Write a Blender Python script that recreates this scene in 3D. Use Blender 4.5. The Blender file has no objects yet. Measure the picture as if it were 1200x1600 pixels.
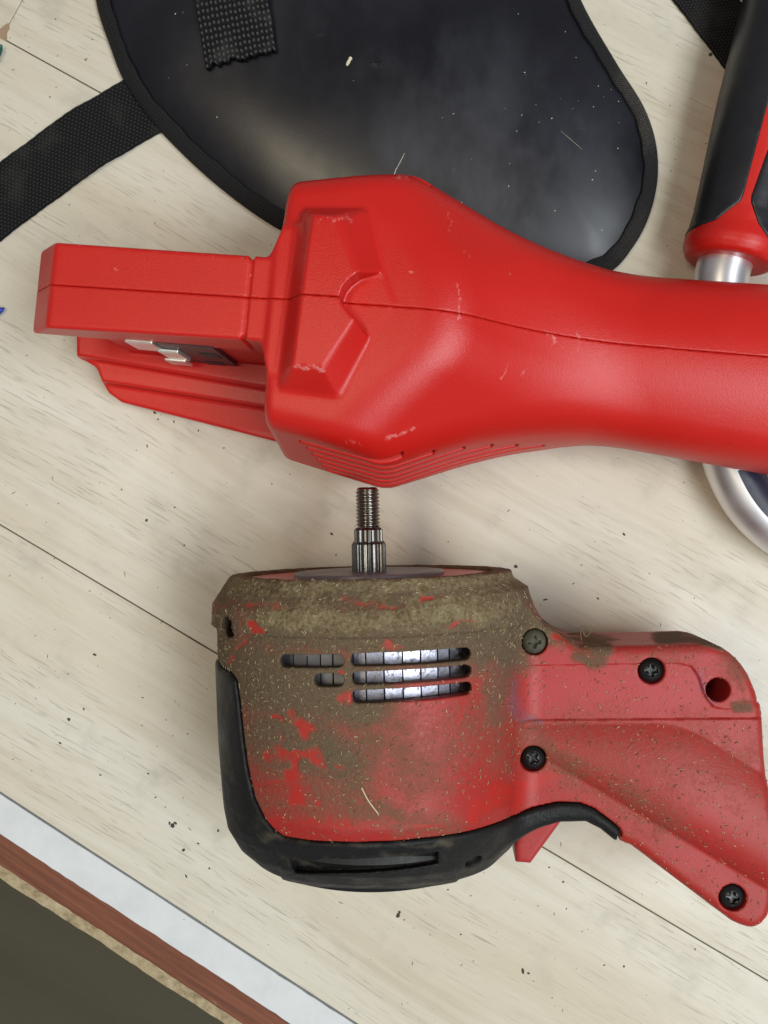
import bpy, math, random
import numpy as np
from mathutils import Matrix, Vector
random.seed(7); rng = np.random.default_rng(7)
scene = bpy.context.scene
C = scene.collection
F32 = np.float32

# ------------------------------------------------------------------ camera (all lengths below in mm, linked in m)
H, FP = 380.0, 1380.0                      # lens height over the bench, focal length in photo pixels
NADIR = (690.0, 810.0)                     # the photo point straight below the lens
def _n(v): return v / np.linalg.norm(v)
_wz = -_n(np.array([(NADIR[0]-600)/FP, -(NADIR[1]-800)/FP, -1.0]))
_wx = _n(np.array([1.0, 0, 0]) - _wz[0]*_wz)
_wy = np.cross(_wz, _wx)
RW = np.stack([_wx, _wy, _wz])             # camera vector -> world vector
cam = bpy.data.cameras.new('camera'); cam_ob = bpy.data.objects.new('camera', cam); C.objects.link(cam_ob)
cam.sensor_fit = 'AUTO'; cam.sensor_width = 36.0; cam.lens = 36.0*FP/1600.0
cam.clip_start = 0.01; cam.clip_end = 20.0
_m = Matrix.Identity(4)
for i in range(3):
    for j in range(3): _m[i][j] = float(RW[i, j])
_m[2][3] = H*0.001
cam_ob.matrix_world = _m
scene.camera = cam_ob

# ------------------------------------------------------------------ light: indoor ceiling lamps, no sun
world = bpy.data.worlds.new('World'); scene.world = world; world.use_nodes = True
world.node_tree.nodes['Background'].inputs[0].default_value = (0.95, 0.97, 1.0, 1)
world.node_tree.nodes['Background'].inputs[1].default_value = 0.19
def area(name, loc, target, sx, sy, power, col):
    l = bpy.data.lights.new(name, 'AREA'); l.shape = 'RECTANGLE'; l.size = sx; l.size_y = sy
    l.energy = power; l.color = col
    o = bpy.data.objects.new(name, l); C.objects.link(o); o.location = loc
    o.rotation_euler = (Vector(target)-Vector(loc)).to_track_quat('-Z', 'Y').to_euler()
    return o
area('ceiling_lamp', (0.98, -0.42, 1.75), (0, 0, 0), 1.4, 0.7, 36, (0.90, 0.965, 0.985))
area('warm_lamp', (-0.68, 0.08, 1.85), (0, 0, 0), 0.7, 0.4, 8.5, (1.0, 0.86, 0.62))
scene.view_settings.view_transform = 'Standard'; scene.view_settings.look = 'None'
scene.view_settings.exposure = 0.0; scene.view_settings.gamma = 1.0

# ------------------------------------------------------------------ small maths helpers
def P(u, v, z):
    d = RW @ np.array([(u-600)/FP, -(v-800)/FP, -1.0])
    k = (z-H)/d[2]
    return np.array([d[0]*k, d[1]*k, z])
def ray(u, v): return _n(RW @ np.array([(u-600)/FP, -(v-800)/FP, -1.0]))
def PL(pts, z): return np.array([P(u, v, z)[:2] for u, v in pts])
def to_px(p):
    q = (p - np.array([0, 0, H])) @ RW      # world -> camera
    return 600 + FP*q[:, 0]/-q[:, 2], 800 - FP*q[:, 1]/-q[:, 2]
def smax(a, b, k):
    h = np.clip(0.5 + 0.5*(a-b)/k, 0, 1); return b + (a-b)*h + k*h*(1-h)
def smin(a, b, k): return -smax(-a, -b, k)
def sdpoly(poly, x, y):
    poly = np.asarray(poly, dtype=F32)
    d = np.full(x.shape, 1e12, F32); s = np.ones(x.shape, F32)
    n = len(poly)
    for i in range(n):
        ax, ay = poly[i]; bx, by = poly[i-1]
        ex, ey = bx-ax, by-ay
        wx, wy = x-ax, y-ay
        t = np.clip((wx*ex+wy*ey)/max(ex*ex+ey*ey, 1e-9), 0, 1)
        qx, qy = wx-ex*t, wy-ey*t
        d = np.minimum(d, qx*qx+qy*qy)
        c1 = y >= ay; c2 = y < by; c3 = ex*wy > ey*wx
        flip = (c1 & c2 & c3) | (~c1 & ~c2 & ~c3)
        s = np.where(flip, -s, s)
    return s*np.sqrt(d)
def capsule2(x, y, a, b, r):
    ex, ey = b[0]-a[0], b[1]-a[1]
    t = np.clip(((x-a[0])*ex+(y-a[1])*ey)/(ex*ex+ey*ey+1e-9), 0, 1)
    return np.sqrt((x-a[0]-ex*t)**2+(y-a[1]-ey*t)**2) - r
def catmull(pts, n=8, closed=False):
    pts = np.asarray(pts, float); out = []
    N = len(pts)
    rngi = range(N) if closed else range(N-1)
    for i in rngi:
        if closed: p0, p1, p2, p3 = pts[i-1], pts[i], pts[(i+1) % N], pts[(i+2) % N]
        else:
            p1, p2 = pts[i], pts[i+1]
            p0 = pts[i-1] if i > 0 else 2*p1-p2
            p3 = pts[i+2] if i+2 < N else 2*p2-p1
        for k in range(n):
            t = k/n
            out.append(0.5*((2*p1)+(-p0+p2)*t+(2*p0-5*p1+4*p2-p3)*t*t+(-p0+3*p1-3*p2+p3)*t**3))
    if not closed: out.append(pts[-1])
    return np.array(out)

def vnoise(p, scale, seed=0):
    q = np.asarray(p, float)/scale; i = np.floor(q).astype(np.int64); f = q-i; f = f*f*(3-2*f)
    def hsh(a):
        n = (a[:, 0]*73856093) ^ (a[:, 1]*19349663) ^ (a[:, 2]*83492791) ^ (seed*2654435761)
        n = (n ^ (n >> 13))*1274126177 & 0x7fffffff
        return (n % 10007)/10007.0
    out = 0
    for a in (0, 1):
        for b in (0, 1):
            for c in (0, 1):
                w = (f[:, 0] if a else 1-f[:, 0])*(f[:, 1] if b else 1-f[:, 1])*(f[:, 2] if c else 1-f[:, 2])
                out = out+w*hsh(i+np.array([a, b, c]))
    return out
# ------------------------------------------------------------------ implicit surface -> mesh (surface nets on sparse blocks)
def mesh_sdf(f, lo, hi, h, nb=8, slack=1.5, project=2):
    lo = np.array(lo, float); hi = np.array(hi, float)
    n = np.ceil((hi-lo)/h/nb).astype(int)
    B = h*nb
    g = np.stack(np.meshgrid(*[np.arange(k) for k in n], indexing='ij'), -1).reshape(-1, 3)
    c = lo + (g+0.5)*B
    v = f(c[:, 0].astype(F32), c[:, 1].astype(F32), c[:, 2].astype(F32))
    g = g[np.abs(v) < 0.87*B*slack]
    dims = n*nb
    off = np.stack(np.meshgrid(*[np.arange(nb+1)]*3, indexing='ij'), -1)
    keys, verts, cells, cvals = [], [], [], []
    loc = np.stack(np.meshgrid(*[np.arange(nb)]*3, indexing='ij'), -1).reshape(-1, 3)
    for s in range(0, len(g), 4000):
        gb = g[s:s+4000]
        idx = gb[:, None, None, None, :]*nb + off[None]
        p = lo + idx*h
        val = f(p[..., 0].astype(F32), p[..., 1].astype(F32), p[..., 2].astype(F32))
        corner = np.stack([val[:, a:nb+a, b:nb+b, d:nb+d] for a in (0, 1) for b in (0, 1) for d in (0, 1)], -1).reshape(-1, 8)
        neg = corner < 0
        act = neg.any(1) & ~neg.all(1)
        cell = (gb[:, None, :]*nb + loc[None]).reshape(-1, 3)[act]
        cells.append(cell); cvals.append(corner[act])
    cell = np.concatenate(cells); cv = np.concatenate(cvals)
    key = (cell[:, 0].astype(np.int64)*(dims[1]+2)+cell[:, 1])*(dims[2]+2)+cell[:, 2]
    o = np.argsort(key); key = key[o]; cell = cell[o]; cv = cv[o]
    cpos = np.array([[a, b, d] for a in (0, 1) for b in (0, 1) for d in (0, 1)], float)
    edges = [(0, 1), (2, 3), (4, 5), (6, 7), (0, 2), (1, 3), (4, 6), (5, 7), (0, 4), (1, 5), (2, 6), (3, 7)]
    acc = np.zeros((len(cell), 3)); cnt = np.zeros(len(cell))
    for a, b in edges:
        va, vb = cv[:, a].astype(float), cv[:, b].astype(float)
        cr = (va < 0) != (vb < 0)
        t = np.where(cr, va/np.where(cr, va-vb, 1), 0)
        acc += np.where(cr[:, None], cpos[a]+(cpos[b]-cpos[a])*t[:, None], 0); cnt += cr
    vert = lo + (cell + acc/cnt[:, None])*h
    S = np.array([(dims[1]+2)*(dims[2]+2), dims[2]+2, 1], np.int64)
    quads = []
    for ax, (cb, (u, w)) in enumerate(((4, (1, 2)), (2, (2, 0)), (1, (0, 1)))):
        n0 = cv[:, 0] < 0; n1 = cv[:, cb] < 0
        m = np.nonzero(n0 != n1)[0]
        k = key[m]
        ids = []
        ok = np.ones(len(m), bool)
        for d in (0, S[u], S[u]+S[w], S[w]):
            kk = k-d; j = np.searchsorted(key, kk); j = np.clip(j, 0, len(key)-1)
            ok &= key[j] == kk; ids.append(j)
        q = np.stack(ids, 1)[ok]; inside = n0[m][ok]
        q[~inside] = q[~inside][:, ::-1]
        quads.append(q)
    quads = np.concatenate(quads)
    for it in range(project):
        p = vert.astype(F32); e = h*0.25
        f0 = f(p[:, 0], p[:, 1], p[:, 2])
        gr = np.stack([f(p[:, 0]+(e if a == 0 else 0), p[:, 1]+(e if a == 1 else 0), p[:, 2]+(e if a == 2 else 0)) - f0 for a in range(3)], 1)/e
        st = -f0[:, None]*gr/np.maximum((gr**2).sum(1), 0.15)[:, None]
        L = np.linalg.norm(st, axis=1); st *= np.minimum(1, h*0.6/np.maximum(L, 1e-9))[:, None]
        vert = vert + st
    return vert, quads
def hit(f, u, v, z0=125.0):                # where the sight line of a photo point meets a surface
    d = ray(u, v); t = (H-z0)/-d[2]
    for _ in range(400):
        p = np.array([0, 0, H])+d*t
        q = float(f(*[np.array([c], F32) for c in p])[0])
        if q < 0.02 or p[2] < 0: break
        t += max(q*0.5, 0.03)
    return p
def normal(f, p, e=0.4):
    a = [np.array([c], F32) for c in p]
    g = []
    for k in range(3):
        b = [x.copy() for x in a]; b[k] += e; c = [x.copy() for x in a]; c[k] -= e
        g.append(float(f(*b)[0]-f(*c)[0]))
    return _n(np.array(g))

# ------------------------------------------------------------------ linking objects
def root(name, loc, label, cat, group=None):
    o = bpy.data.objects.new(name, None); C.objects.link(o); o.empty_display_size = 0.01
    o.location = [c*0.001 for c in loc]; o['label'] = label; o['category'] = cat
    if group: o['group'] = group
    return o
def origin_of(o):
    p = np.zeros(3)
    while o is not None: p += np.array(o.location); o = o.parent
    return p*1000
def link_mesh(name, verts, faces, m, parent=None, smooth=True, attrs=None, loc=None):
    """verts in world mm; faces an array of quads or a list"""
    verts = np.asarray(verts, float)
    base = origin_of(parent) if parent else np.zeros(3)
    l = np.array(loc, float)-base if loc is not None else np.zeros(3)
    v = (verts-base-l)*0.001
    me = bpy.data.meshes.new(name)
    if isinstance(faces, np.ndarray):
        k = faces.shape[1]; nf = len(faces)
        me.vertices.add(len(v)); me.vertices.foreach_set('co', v.astype(F32).ravel())
        me.loops.add(nf*k); me.loops.foreach_set('vertex_index', faces.astype(np.int32).ravel())
        me.polygons.add(nf); me.polygons.foreach_set('loop_start', np.arange(0, nf*k, k, dtype=np.int32))
        me.update(calc_edges=True); me.validate()
    else:
        me.from_pydata(v.tolist(), [], [list(map(int, f)) for f in faces]); me.update()
    me.polygons.foreach_set('use_smooth', np.full(len(me.polygons), bool(smooth)))
    for k, a in (attrs or {}).items():
        at = me.attributes.new(k, 'FLOAT', 'POINT'); at.data.foreach_set('value', np.asarray(a, F32))
    me.materials.append(m)
    o = bpy.data.objects.new(name, me); C.objects.link(o)
    o.location = l*0.001
    if parent: o.parent = parent
    return o
def tag(o, label=None, cat=None, group=None, kind=None):
    for k, v in (('label', label), ('category', cat), ('group', group), ('kind', kind)):
        if v: o[k] = v
    return o
def grid_faces(nu, nv, closed_v=False):
    i = np.arange(nu-1)[:, None]; j = np.arange(nv if closed_v else nv-1)[None]
    jn = (j+1) % nv
    return np.stack([i*nv+j, (i+1)*nv+j, (i+1)*nv+jn, i*nv+jn], -1).reshape(-1, 4)
def tube(path, rad, n=24, cap=True):
    path = np.asarray(path, float); N = len(path)
    T = np.gradient(path, axis=0); T /= np.linalg.norm(T, axis=1)[:, None]
    up = np.array([0, 0, 1.0]); vs = []
    for i in range(N):
        a = _n(np.cross(T[i], up)); b = np.cross(a, T[i])
        r = rad[i] if np.ndim(rad) else rad
        th = np.arange(n)*2*np.pi/n
        vs.append(path[i]+r*(np.cos(th)[:, None]*a+np.sin(th)[:, None]*b))
    f = grid_faces(N, n, True).tolist()
    if cap: f += [list(range(n))[::-1], [(N-1)*n+k for k in range(n)]]
    return np.concatenate(vs), f
def prism(poly, z0, z1, bev=0.0):
    poly = np.asarray(poly, float); n = len(poly)
    area2 = sum(poly[i-1][0]*poly[i][1]-poly[i][0]*poly[i-1][1] for i in range(n))
    if area2 < 0: poly = poly[::-1]
    def inset(d):
        out = []
        for i in range(n):
            a = _n(poly[i]-poly[i-1]); b = _n(poly[(i+1) % n]-poly[i])
            na = np.array([-a[1], a[0]]); nb_ = np.array([-b[1], b[0]])
            m = _n(na+nb_); out.append(poly[i]+m*d/max(m@na, 0.3))
        return np.array(out)
    rings = [(poly, z0), (poly, z1-bev)] + ([(inset(bev*0.3), z1-bev*0.3), (inset(bev), z1)] if bev else [])
    v = np.concatenate([np.c_[p, np.full(n, z)] for p, z in rings])
    f = []
    for r in range(len(rings)-1):
        for i in range(n): f.append([r*n+i, r*n+(i+1) % n, (r+1)*n+(i+1) % n, (r+1)*n+i])
    f.append([(len(rings)-1)*n+i for i in range(n)]); f.append([i for i in range(n)][::-1])
    return v, f

# ------------------------------------------------------------------ materials
class Mat:
    def __init__(s, name, rough=0.5, metal=0.0, spec=0.5, color=(0.5, 0.5, 0.5)):
        s.m = bpy.data.materials.new(name); s.m.use_nodes = True; s.t = s.m.node_tree
        s.b = s.t.nodes['Principled BSDF']
        s.set('Base Color', (*color, 1)); s.set('Roughness', rough); s.set('Metallic', metal); s.set('Specular IOR Level', spec)
        s.co = s.t.nodes.new('ShaderNodeTexCoord').outputs['Object']
        s.bumps = None
    def set(s, k, v):
        if hasattr(v, 'links'): s.t.links.new(v, s.b.inputs[k])
        else: s.b.inputs[k].default_value = v
    def put(s, sock, v):
        if hasattr(v, 'links'): s.t.links.new(v, sock)
        elif isinstance(v, tuple) and len(v) == 3 and sock.type == 'RGBA': sock.default_value = (*v, 1)
        else: sock.default_value = v
    def scaled(s, sc, src=None, off=(0, 0, 0)):
        n = s.t.nodes.new('ShaderNodeMapping'); s.put(n.inputs[0], src or s.co); n.inputs['Scale'].default_value = sc
        n.inputs['Location'].default_value = off
        return n.outputs[0]
    def noise(s, scale, detail=3, rough=0.55, co=None, dist=0.0):
        n = s.t.nodes.new('ShaderNodeTexNoise'); s.put(n.inputs['Vector'], co or s.co)
        n.inputs['Scale'].default_value = scale; n.inputs['Detail'].default_value = detail
        n.inputs['Roughness'].default_value = rough; n.inputs['Distortion'].default_value = dist
        return n.outputs['Fac']
    def voro(s, scale, co=None, out='Distance'):
        n = s.t.nodes.new('ShaderNodeTexVoronoi'); s.put(n.inputs['Vector'], co or s.co); n.inputs['Scale'].default_value = scale
        return n.outputs[out]
    def attr(s, name):
        n = s.t.nodes.new('ShaderNodeAttribute'); n.attribute_name = name; return n.outputs['Fac']
    def math(s, op, a, b=0.0, c=None, clamp=False):
        n = s.t.nodes.new('ShaderNodeMath'); n.operation = op; n.use_clamp = clamp
        s.put(n.inputs[0], a); s.put(n.inputs[1], b)
        if c is not None: s.put(n.inputs[2], c)
        return n.outputs[0]
    def step(s, x, a, b, lo=0.0, hi=1.0):
        n = s.t.nodes.new('ShaderNodeMapRange'); n.interpolation_type = 'SMOOTHSTEP'
        for k, v in zip(('Value', 'From Min', 'From Max', 'To Min', 'To Max'), (x, a, b, lo, hi)): s.put(n.inputs[k], v)
        return n.outputs[0]
    def mix(s, f, a, b):
        n = s.t.nodes.new('ShaderNodeMix'); n.data_type = 'RGBA'
        s.put(n.inputs[0], f); s.put(n.inputs[6], a); s.put(n.inputs[7], b)
        return n.outputs[2]
    def ramp(s, f, stops):
        n = s.t.nodes.new('ShaderNodeValToRGB'); s.put(n.inputs[0], f); e = n.color_ramp.elements
        while len(e) < len(stops): e.new(0.5)
        for k, (p, c) in enumerate(stops): e[k].position = p; e[k].color = (*c, 1)
        return n.outputs[0]
    def bump(s, h, dist, strength=1.0):
        n = s.t.nodes.new('ShaderNodeBump'); s.put(n.inputs['Height'], h); n.inputs['Distance'].default_value = dist
        n.inputs['Strength'].default_value = strength
        if s.bumps: s.t.links.new(s.bumps, n.inputs['Normal'])
        s.bumps = n.outputs[0]; s.t.links.new(s.bumps, s.b.inputs['Normal'])

def laminate():
    m = Mat('pale_oak_laminate', 0.42, spec=0.45)
    oi = m.t.nodes.new('ShaderNodeObjectInfo')
    sh = m.t.nodes.new('ShaderNodeVectorMath'); sh.operation = 'MULTIPLY_ADD'
    cx = m.t.nodes.new('ShaderNodeCombineXYZ'); m.put(cx.inputs[0], oi.outputs['Random']); m.put(cx.inputs[1], oi.outputs['Random'])
    m.put(sh.inputs[0], cx.outputs[0]); sh.inputs[1].default_value = (7.0, 3.0, 0); m.put(sh.inputs[2], m.co)
    warp = m.noise(7, 1, co=sh.outputs[0])
    cw = m.t.nodes.new('ShaderNodeCombineXYZ'); m.put(cw.inputs[1], m.math('MULTIPLY', warp, 0.012))
    ad = m.t.nodes.new('ShaderNodeVectorMath'); ad.operation = 'ADD'; m.put(ad.inputs[0], sh.outputs[0]); m.put(ad.inputs[1], cw.outputs[0])
    co = ad.outputs[0]
    big = m.noise(1.0, 3, co=m.scaled((5, 22, 1), co))
    streak = m.noise(1.0, 5, 0.65, co=m.scaled((9, 170, 1), co))
    fine = m.noise(1.0, 3, 0.6, co=m.scaled((40, 900, 1), co))
    col = m.ramp(big, [(0.30, (0.615, 0.545, 0.42)), (0.5, (0.675, 0.62, 0.515)), (0.72, (0.71, 0.675, 0.59))])
    col = m.mix(m.step(streak, 0.42, 0.75, 0, 0.36), col, (0.50, 0.43, 0.33))
    col = m.mix(m.step(fine, 0.5, 0.8, 0, 0.16), col, (0.40, 0.33, 0.25))
    por = m.noise(1.0, 1.5, 0.5, co=m.scaled((62, 1150, 1), co))
    clump = m.noise(1.0, 2, co=m.scaled((10, 34, 1), co))
    pm = m.math('MULTIPLY', m.step(por, 0.60, 0.68), m.step(clump, 0.42, 0.60))
    col = m.mix(m.math('MULTIPLY', pm, 0.34), col, (0.20, 0.165, 0.12))
    por2 = m.noise(1.0, 1.0, 0.5, co=m.scaled((45, 1300, 1), co, (3, 5, 0)))
    pm2 = m.step(por2, 0.66, 0.74, 0, 0.28)
    col = m.mix(pm2, col, (0.25, 0.2, 0.15))
    broad = m.noise(1.0, 3, 0.6, co=m.scaled((4, 60, 1), co, (1, 2, 0)))
    col = m.mix(m.step(broad, 0.5, 0.72, 0, 0.34), col, (0.46, 0.40, 0.28))
    smud = m.noise(38, 4, 0.6)
    col = m.mix(m.step(smud, 0.54, 0.8, 0, 0.38), col, (0.34, 0.32, 0.28))
    specks = m.noise(420, 1)
    col = m.mix(m.step(specks, 0.75, 0.78, 0, 0.7), col, (0.13, 0.11, 0.085))
    m.set('Base Color', col)
    m.set('Roughness', m.step(smud, 0.3, 0.75, 0.36, 0.56))
    m.bump(m.math('ADD', m.math('MULTIPLY', pm, -1.0), fine), 0.00006)
    return m.m
def red_plastic():
    m = Mat('red_nylon', 0.40, spec=0.45)
    sc = m.attr('scuff')
    n1 = m.noise(850, 5, 0.8); n2 = m.noise(1500, 2, 0.6)
    tone = m.noise(14, 3)
    col = m.mix(m.step(tone, 0.35, 0.7), (0.57, 0.012, 0.008), (0.61, 0.015, 0.010))
    s = m.step(m.math('ADD', sc, m.math('MULTIPLY', m.math('SUBTRACT', n1, 0.5), 2.4)), 0.50, 0.95)
    col = m.mix(m.math('MULTIPLY', s, 0.42), col, (0.88, 0.42, 0.40))
    dusty = m.step(n2, 0.67, 0.76, 0, 0.16)
    col = m.mix(dusty, col, (0.78, 0.22, 0.19))
    m.set('Base Color', col)
    m.set('Roughness', m.math('ADD', m.step(tone, 0.3, 0.7, 0.33, 0.40), m.math('MULTIPLY', s, 0.25)))
    m.bump(m.noise(2300, 2, 0.6), 0.00009); m.bump(n1, 0.00003)
    return m.m
def dirty_red():
    m = Mat('dirty_red_nylon', 0.5, spec=0.3)
    d = m.attr('dirt'); yel = m.attr('crust'); fresh = m.attr('clean')
    n1 = m.noise(150, 5, 0.68); n2 = m.noise(700, 4, 0.65); n3 = m.noise(45, 3); n4 = m.noise(2600, 2, 0.6)
    red = m.mix(n3, (0.36, 0.016, 0.013), (0.43, 0.023, 0.020))
    red = m.mix(m.attr('pale'), red, (0.48, 0.034, 0.044))
    red = m.mix(m.step(n2, 0.50, 0.74, 0, 0.22), red, (0.36, 0.085, 0.065))
    red = m.mix(m.attr('blue'), red, (0.20, 0.10, 0.16))
    mud = m.mix(n2, (0.066, 0.050, 0.031), (0.155, 0.125, 0.078))
    mud = m.mix(m.step(n4, 0.45, 0.78, 0, 0.42), mud, (0.31, 0.25, 0.15))
    crn = m.math('ADD', m.math('MULTIPLY', n2, 0.6), m.math('MULTIPLY', m.noise(95, 4, 0.7), 0.4))
    cr = m.ramp(crn, [(0.36, (0.085, 0.066, 0.035)), (0.47, (0.16, 0.132, 0.074)), (0.58, (0.235, 0.20, 0.115)), (0.68, (0.34, 0.30, 0.20))])
    mud = m.mix(m.step(m.math('ADD', yel, m.math('MULTIPLY', m.math('SUBTRACT', n1, 0.5), 1.1)), 0.3, 0.75), mud, cr)
    red = m.mix(m.step(d, 0.12, 0.6, 0.08, 0.78), red, m.mix(n2, (0.22, 0.052, 0.035), (0.31, 0.078, 0.054)))
    lev = m.math('ADD', d, m.math('ADD', m.math('MULTIPLY', m.math('SUBTRACT', n1, 0.5), 0.6), m.math('MULTIPLY', m.math('SUBTRACT', n2, 0.5), 0.5)))
    k = m.step(lev, 0.20, 0.86)
    n5 = m.noise(330, 4, 0.7)
    fr = m.step(m.math('ADD', fresh, m.math('ADD', m.math('MULTIPLY', m.math('SUBTRACT', n5, 0.5), 1.2), m.math('MULTIPLY', m.math('SUBTRACT', n1, 0.5), 2.2))), 0.32, 1.0, 0, 0.88)
    k = m.math('MULTIPLY', k, m.math('SUBTRACT', 1.0, fr))
    red = m.mix(fr, red, (0.46, 0.022, 0.016))
    col = m.mix(m.math('MULTIPLY', k, 0.93), red, mud)
    m.set('Base Color', col)
    m.set('Roughness', m.math('ADD', 0.45, m.math('MULTIPLY', k, 0.4)))
    m.set('Specular IOR Level', m.math('SUBTRACT', 0.34, m.math('MULTIPLY', k, 0.2)))
    m.bump(m.math('MULTIPLY', k, n2), 0.0005); m.bump(m.noise(1900, 2), 0.00005)
    return m.m
def rubber():
    m = Mat('dusty_black_rubber', 0.55, spec=0.24)
    n1 = m.noise(90, 4, 0.65); n2 = m.noise(900, 3)
    d = m.attr('dirt')
    k = m.step(m.math('ADD', d, m.math('MULTIPLY', m.math('SUBTRACT', n1, 0.5), 1.2)), 0.35, 0.95)
    col = m.mix(n2, (0.007, 0.007, 0.008), (0.015, 0.0145, 0.0145))
    col = m.mix(m.math('MULTIPLY', k, 0.75), col, (0.105, 0.088, 0.062))
    m.set('Base Color', col); m.set('Roughness', m.step(n1, 0.3, 0.7, 0.42, 0.66))
    m.bump(n2, 0.00022)
    return m.m
def plain(name, col, rough=0.5, metal=0.0, spec=0.5, vary=0.25, scale=200, bump=0.00008):
    m = Mat(name, rough, metal, spec)
    n = m.noise(scale, 4, 0.6)
    m.set('Base Color', m.mix(n, tuple(c*(1-vary) for c in col), tuple(min(1, c*(1+vary)) for c in col)))
    m.set('Roughness', m.step(m.noise(scale*0.4, 3), 0.3, 0.7, rough*0.82, min(1, rough*1.15)))
    if bump: m.bump(n, bump)
    return m.m
def vinyl():
    m = Mat('black_vinyl', 0.28, spec=0.5)
    n = m.noise(16, 4, 0.6); f = m.noise(1300, 2)
    st = m.noise(1.0, 3, 0.6, co=m.scaled((40, 220, 40)))
    col = m.mix(m.step(n, 0.4, 0.75), (0.006, 0.006, 0.010), (0.011, 0.011, 0.018))
    col = m.mix(m.step(st, 0.68, 0.80, 0, 0.25), col, (0.055, 0.055, 0.065))
    col = m.mix(m.step(m.noise(600, 1), 0.80, 0.83, 0, 0.5), col, (0.16, 0.15, 0.13))
    fl = m.math('MULTIPLY', m.attr('film'), m.step(m.noise(1.0, 4, 0.65, co=m.scaled((30, 18, 20))), 0.35, 0.75))
    col = m.mix(fl, col, (0.050, 0.052, 0.066))
    m.set('Base Color', col)
    m.set('Roughness', m.math('ADD', m.step(n, 0.3, 0.72, 0.24, 0.38), m.math('MULTIPLY', fl, 0.25)))
    m.bump(f, 0.000015); m.bump(m.noise(11, 2), 0.0004)
    return m.m
def cloth(name='black_webbing', base=0.008, hi=0.05):
    m = Mat(name, 0.8, spec=0.25)
    n = m.noise(2400, 3, 0.7); n2 = m.noise(60, 3)
    r = m.step(m.attr('rib'), 0.55, 0.95)
    col = m.mix(m.math('MULTIPLY', r, m.math('ADD', n, 0.35)), (base*0.6, base*0.6, base*0.66), (hi*0.75, hi*0.74, hi*0.80))  # one thread colour: rib sheen and shade between ribs painted into the colour
    col = m.mix(m.step(n2, 0.5, 0.8, 0, 0.3), col, (hi*1.2, hi*1.15, hi*1.05))
    m.set('Base Color', col); m.bump(n, 0.0003)
    return m.m
def binding_cloth():
    m = Mat('black_binding_tape', 0.78, spec=0.25)
    a = m.attr('along'); b = m.attr('across')
    w = m.math('SINE', m.math('ADD', m.math('MULTIPLY', a, 7.0), m.math('MULTIPLY', b, 3.4)))
    w2 = m.math('SINE', m.math('MULTIPLY', b, 6.5))
    n = m.noise(1700, 3, 0.7); n2 = m.noise(70, 3)
    col = m.mix(m.math('ADD', m.math('MULTIPLY', w, 0.3), n), (0.004, 0.004, 0.0045), (0.034, 0.034, 0.037))
    dust = m.math('MULTIPLY', m.attr('dust'), m.step(n, 0.3, 0.7))
    col = m.mix(m.math('ADD', m.step(n2, 0.62, 0.85, 0, 0.2), m.math('MULTIPLY', dust, 0.5)), col, (0.19, 0.17, 0.14))
    m.set('Base Color', col)
    m.bump(m.math('ADD', w, m.math('MULTIPLY', w2, 0.5)), 0.00016); m.bump(n, 0.0002)
    return m.m
def brushed(name, col, rough):
    m = Mat(name, rough, 1.0)
    n = m.noise(1.0, 3, 0.6, co=m.scaled((900, 60, 900)))
    m.set('Base Color', m.mix(n, tuple(c*0.8 for c in col), col)); m.set('Roughness', m.step(n, 0.3, 0.7, rough*0.8, rough*1.2))
    m.bump(m.noise(800, 2), 0.00003)
    return m.m
def dusty_steel():
    m = Mat('dusty_stator_steel', 0.36, 0.95)
    n = m.noise(650, 4, 0.7)
    d = m.step(n, 0.52, 0.68)
    m.set('Base Color', m.mix(m.math('MULTIPLY', d, 0.7), (0.38, 0.38, 0.46), (0.12, 0.105, 0.08)))
    m.set('Roughness', m.math('ADD', 0.34, m.math('MULTIPLY', d, 0.3))); m.set('Metallic', m.math('SUBTRACT', 0.95, m.math('MULTIPLY', d, 0.6)))
    m.bump(n, 0.0001)
    return m.m
def edging_white():
    m = Mat('white_edging', 0.32, spec=0.5)
    n = m.noise(60, 4, 0.65); s = m.noise(1.0, 4, 0.7, co=m.scaled((25, 300, 1)))
    col = m.mix(m.step(n, 0.35, 0.75), (0.72, 0.74, 0.76), (0.65, 0.67, 0.69))
    col = m.mix(m.step(s, 0.70, 0.78, 0, 0.55), col, (0.22, 0.21, 0.20))
    col = m.mix(m.step(m.noise(260, 2), 0.74, 0.79, 0, 0.6), col, (0.2, 0.18, 0.16))
    m.set('Base Color', col); m.bump(n, 0.0001)
    return m.m
def edging_brown():
    m = Mat('red_brown_lipping', 0.55)
    n = m.noise(70, 5, 0.7); s = m.noise(1.0, 4, 0.6, co=m.scaled((14, 420, 60)))
    col = m.mix(m.step(s, 0.25, 0.75), (0.12, 0.037, 0.019), (0.25, 0.082, 0.042))
    col = m.mix(m.step(n, 0.66, 0.74, 0, 0.7), col, (0.42, 0.30, 0.19))
    m.set('Base Color', col); m.bump(n, 0.0004)
    return m.m
def raw_edge():
    m = Mat('raw_board_edge', 0.7)
    n = m.noise(130, 5, 0.7)
    m.set('Base Color', m.ramp(n, [(0.3, (0.17, 0.12, 0.06)), (0.5, (0.42, 0.33, 0.20)), (0.7, (0.55, 0.46, 0.31))])); m.bump(n, 0.0006)
    return m.m
def floor_mat():
    m = Mat('dark_floor', 0.6)
    s = m.noise(1.0, 4, 0.6, co=m.scaled((1.2, 14, 1))); n = m.noise(160, 3)
    m.set('Base Color', m.mix(s, (0.070, 0.060, 0.036), (0.125, 0.108, 0.070))); m.bump(n, 0.0003)
    return m.m

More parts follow.
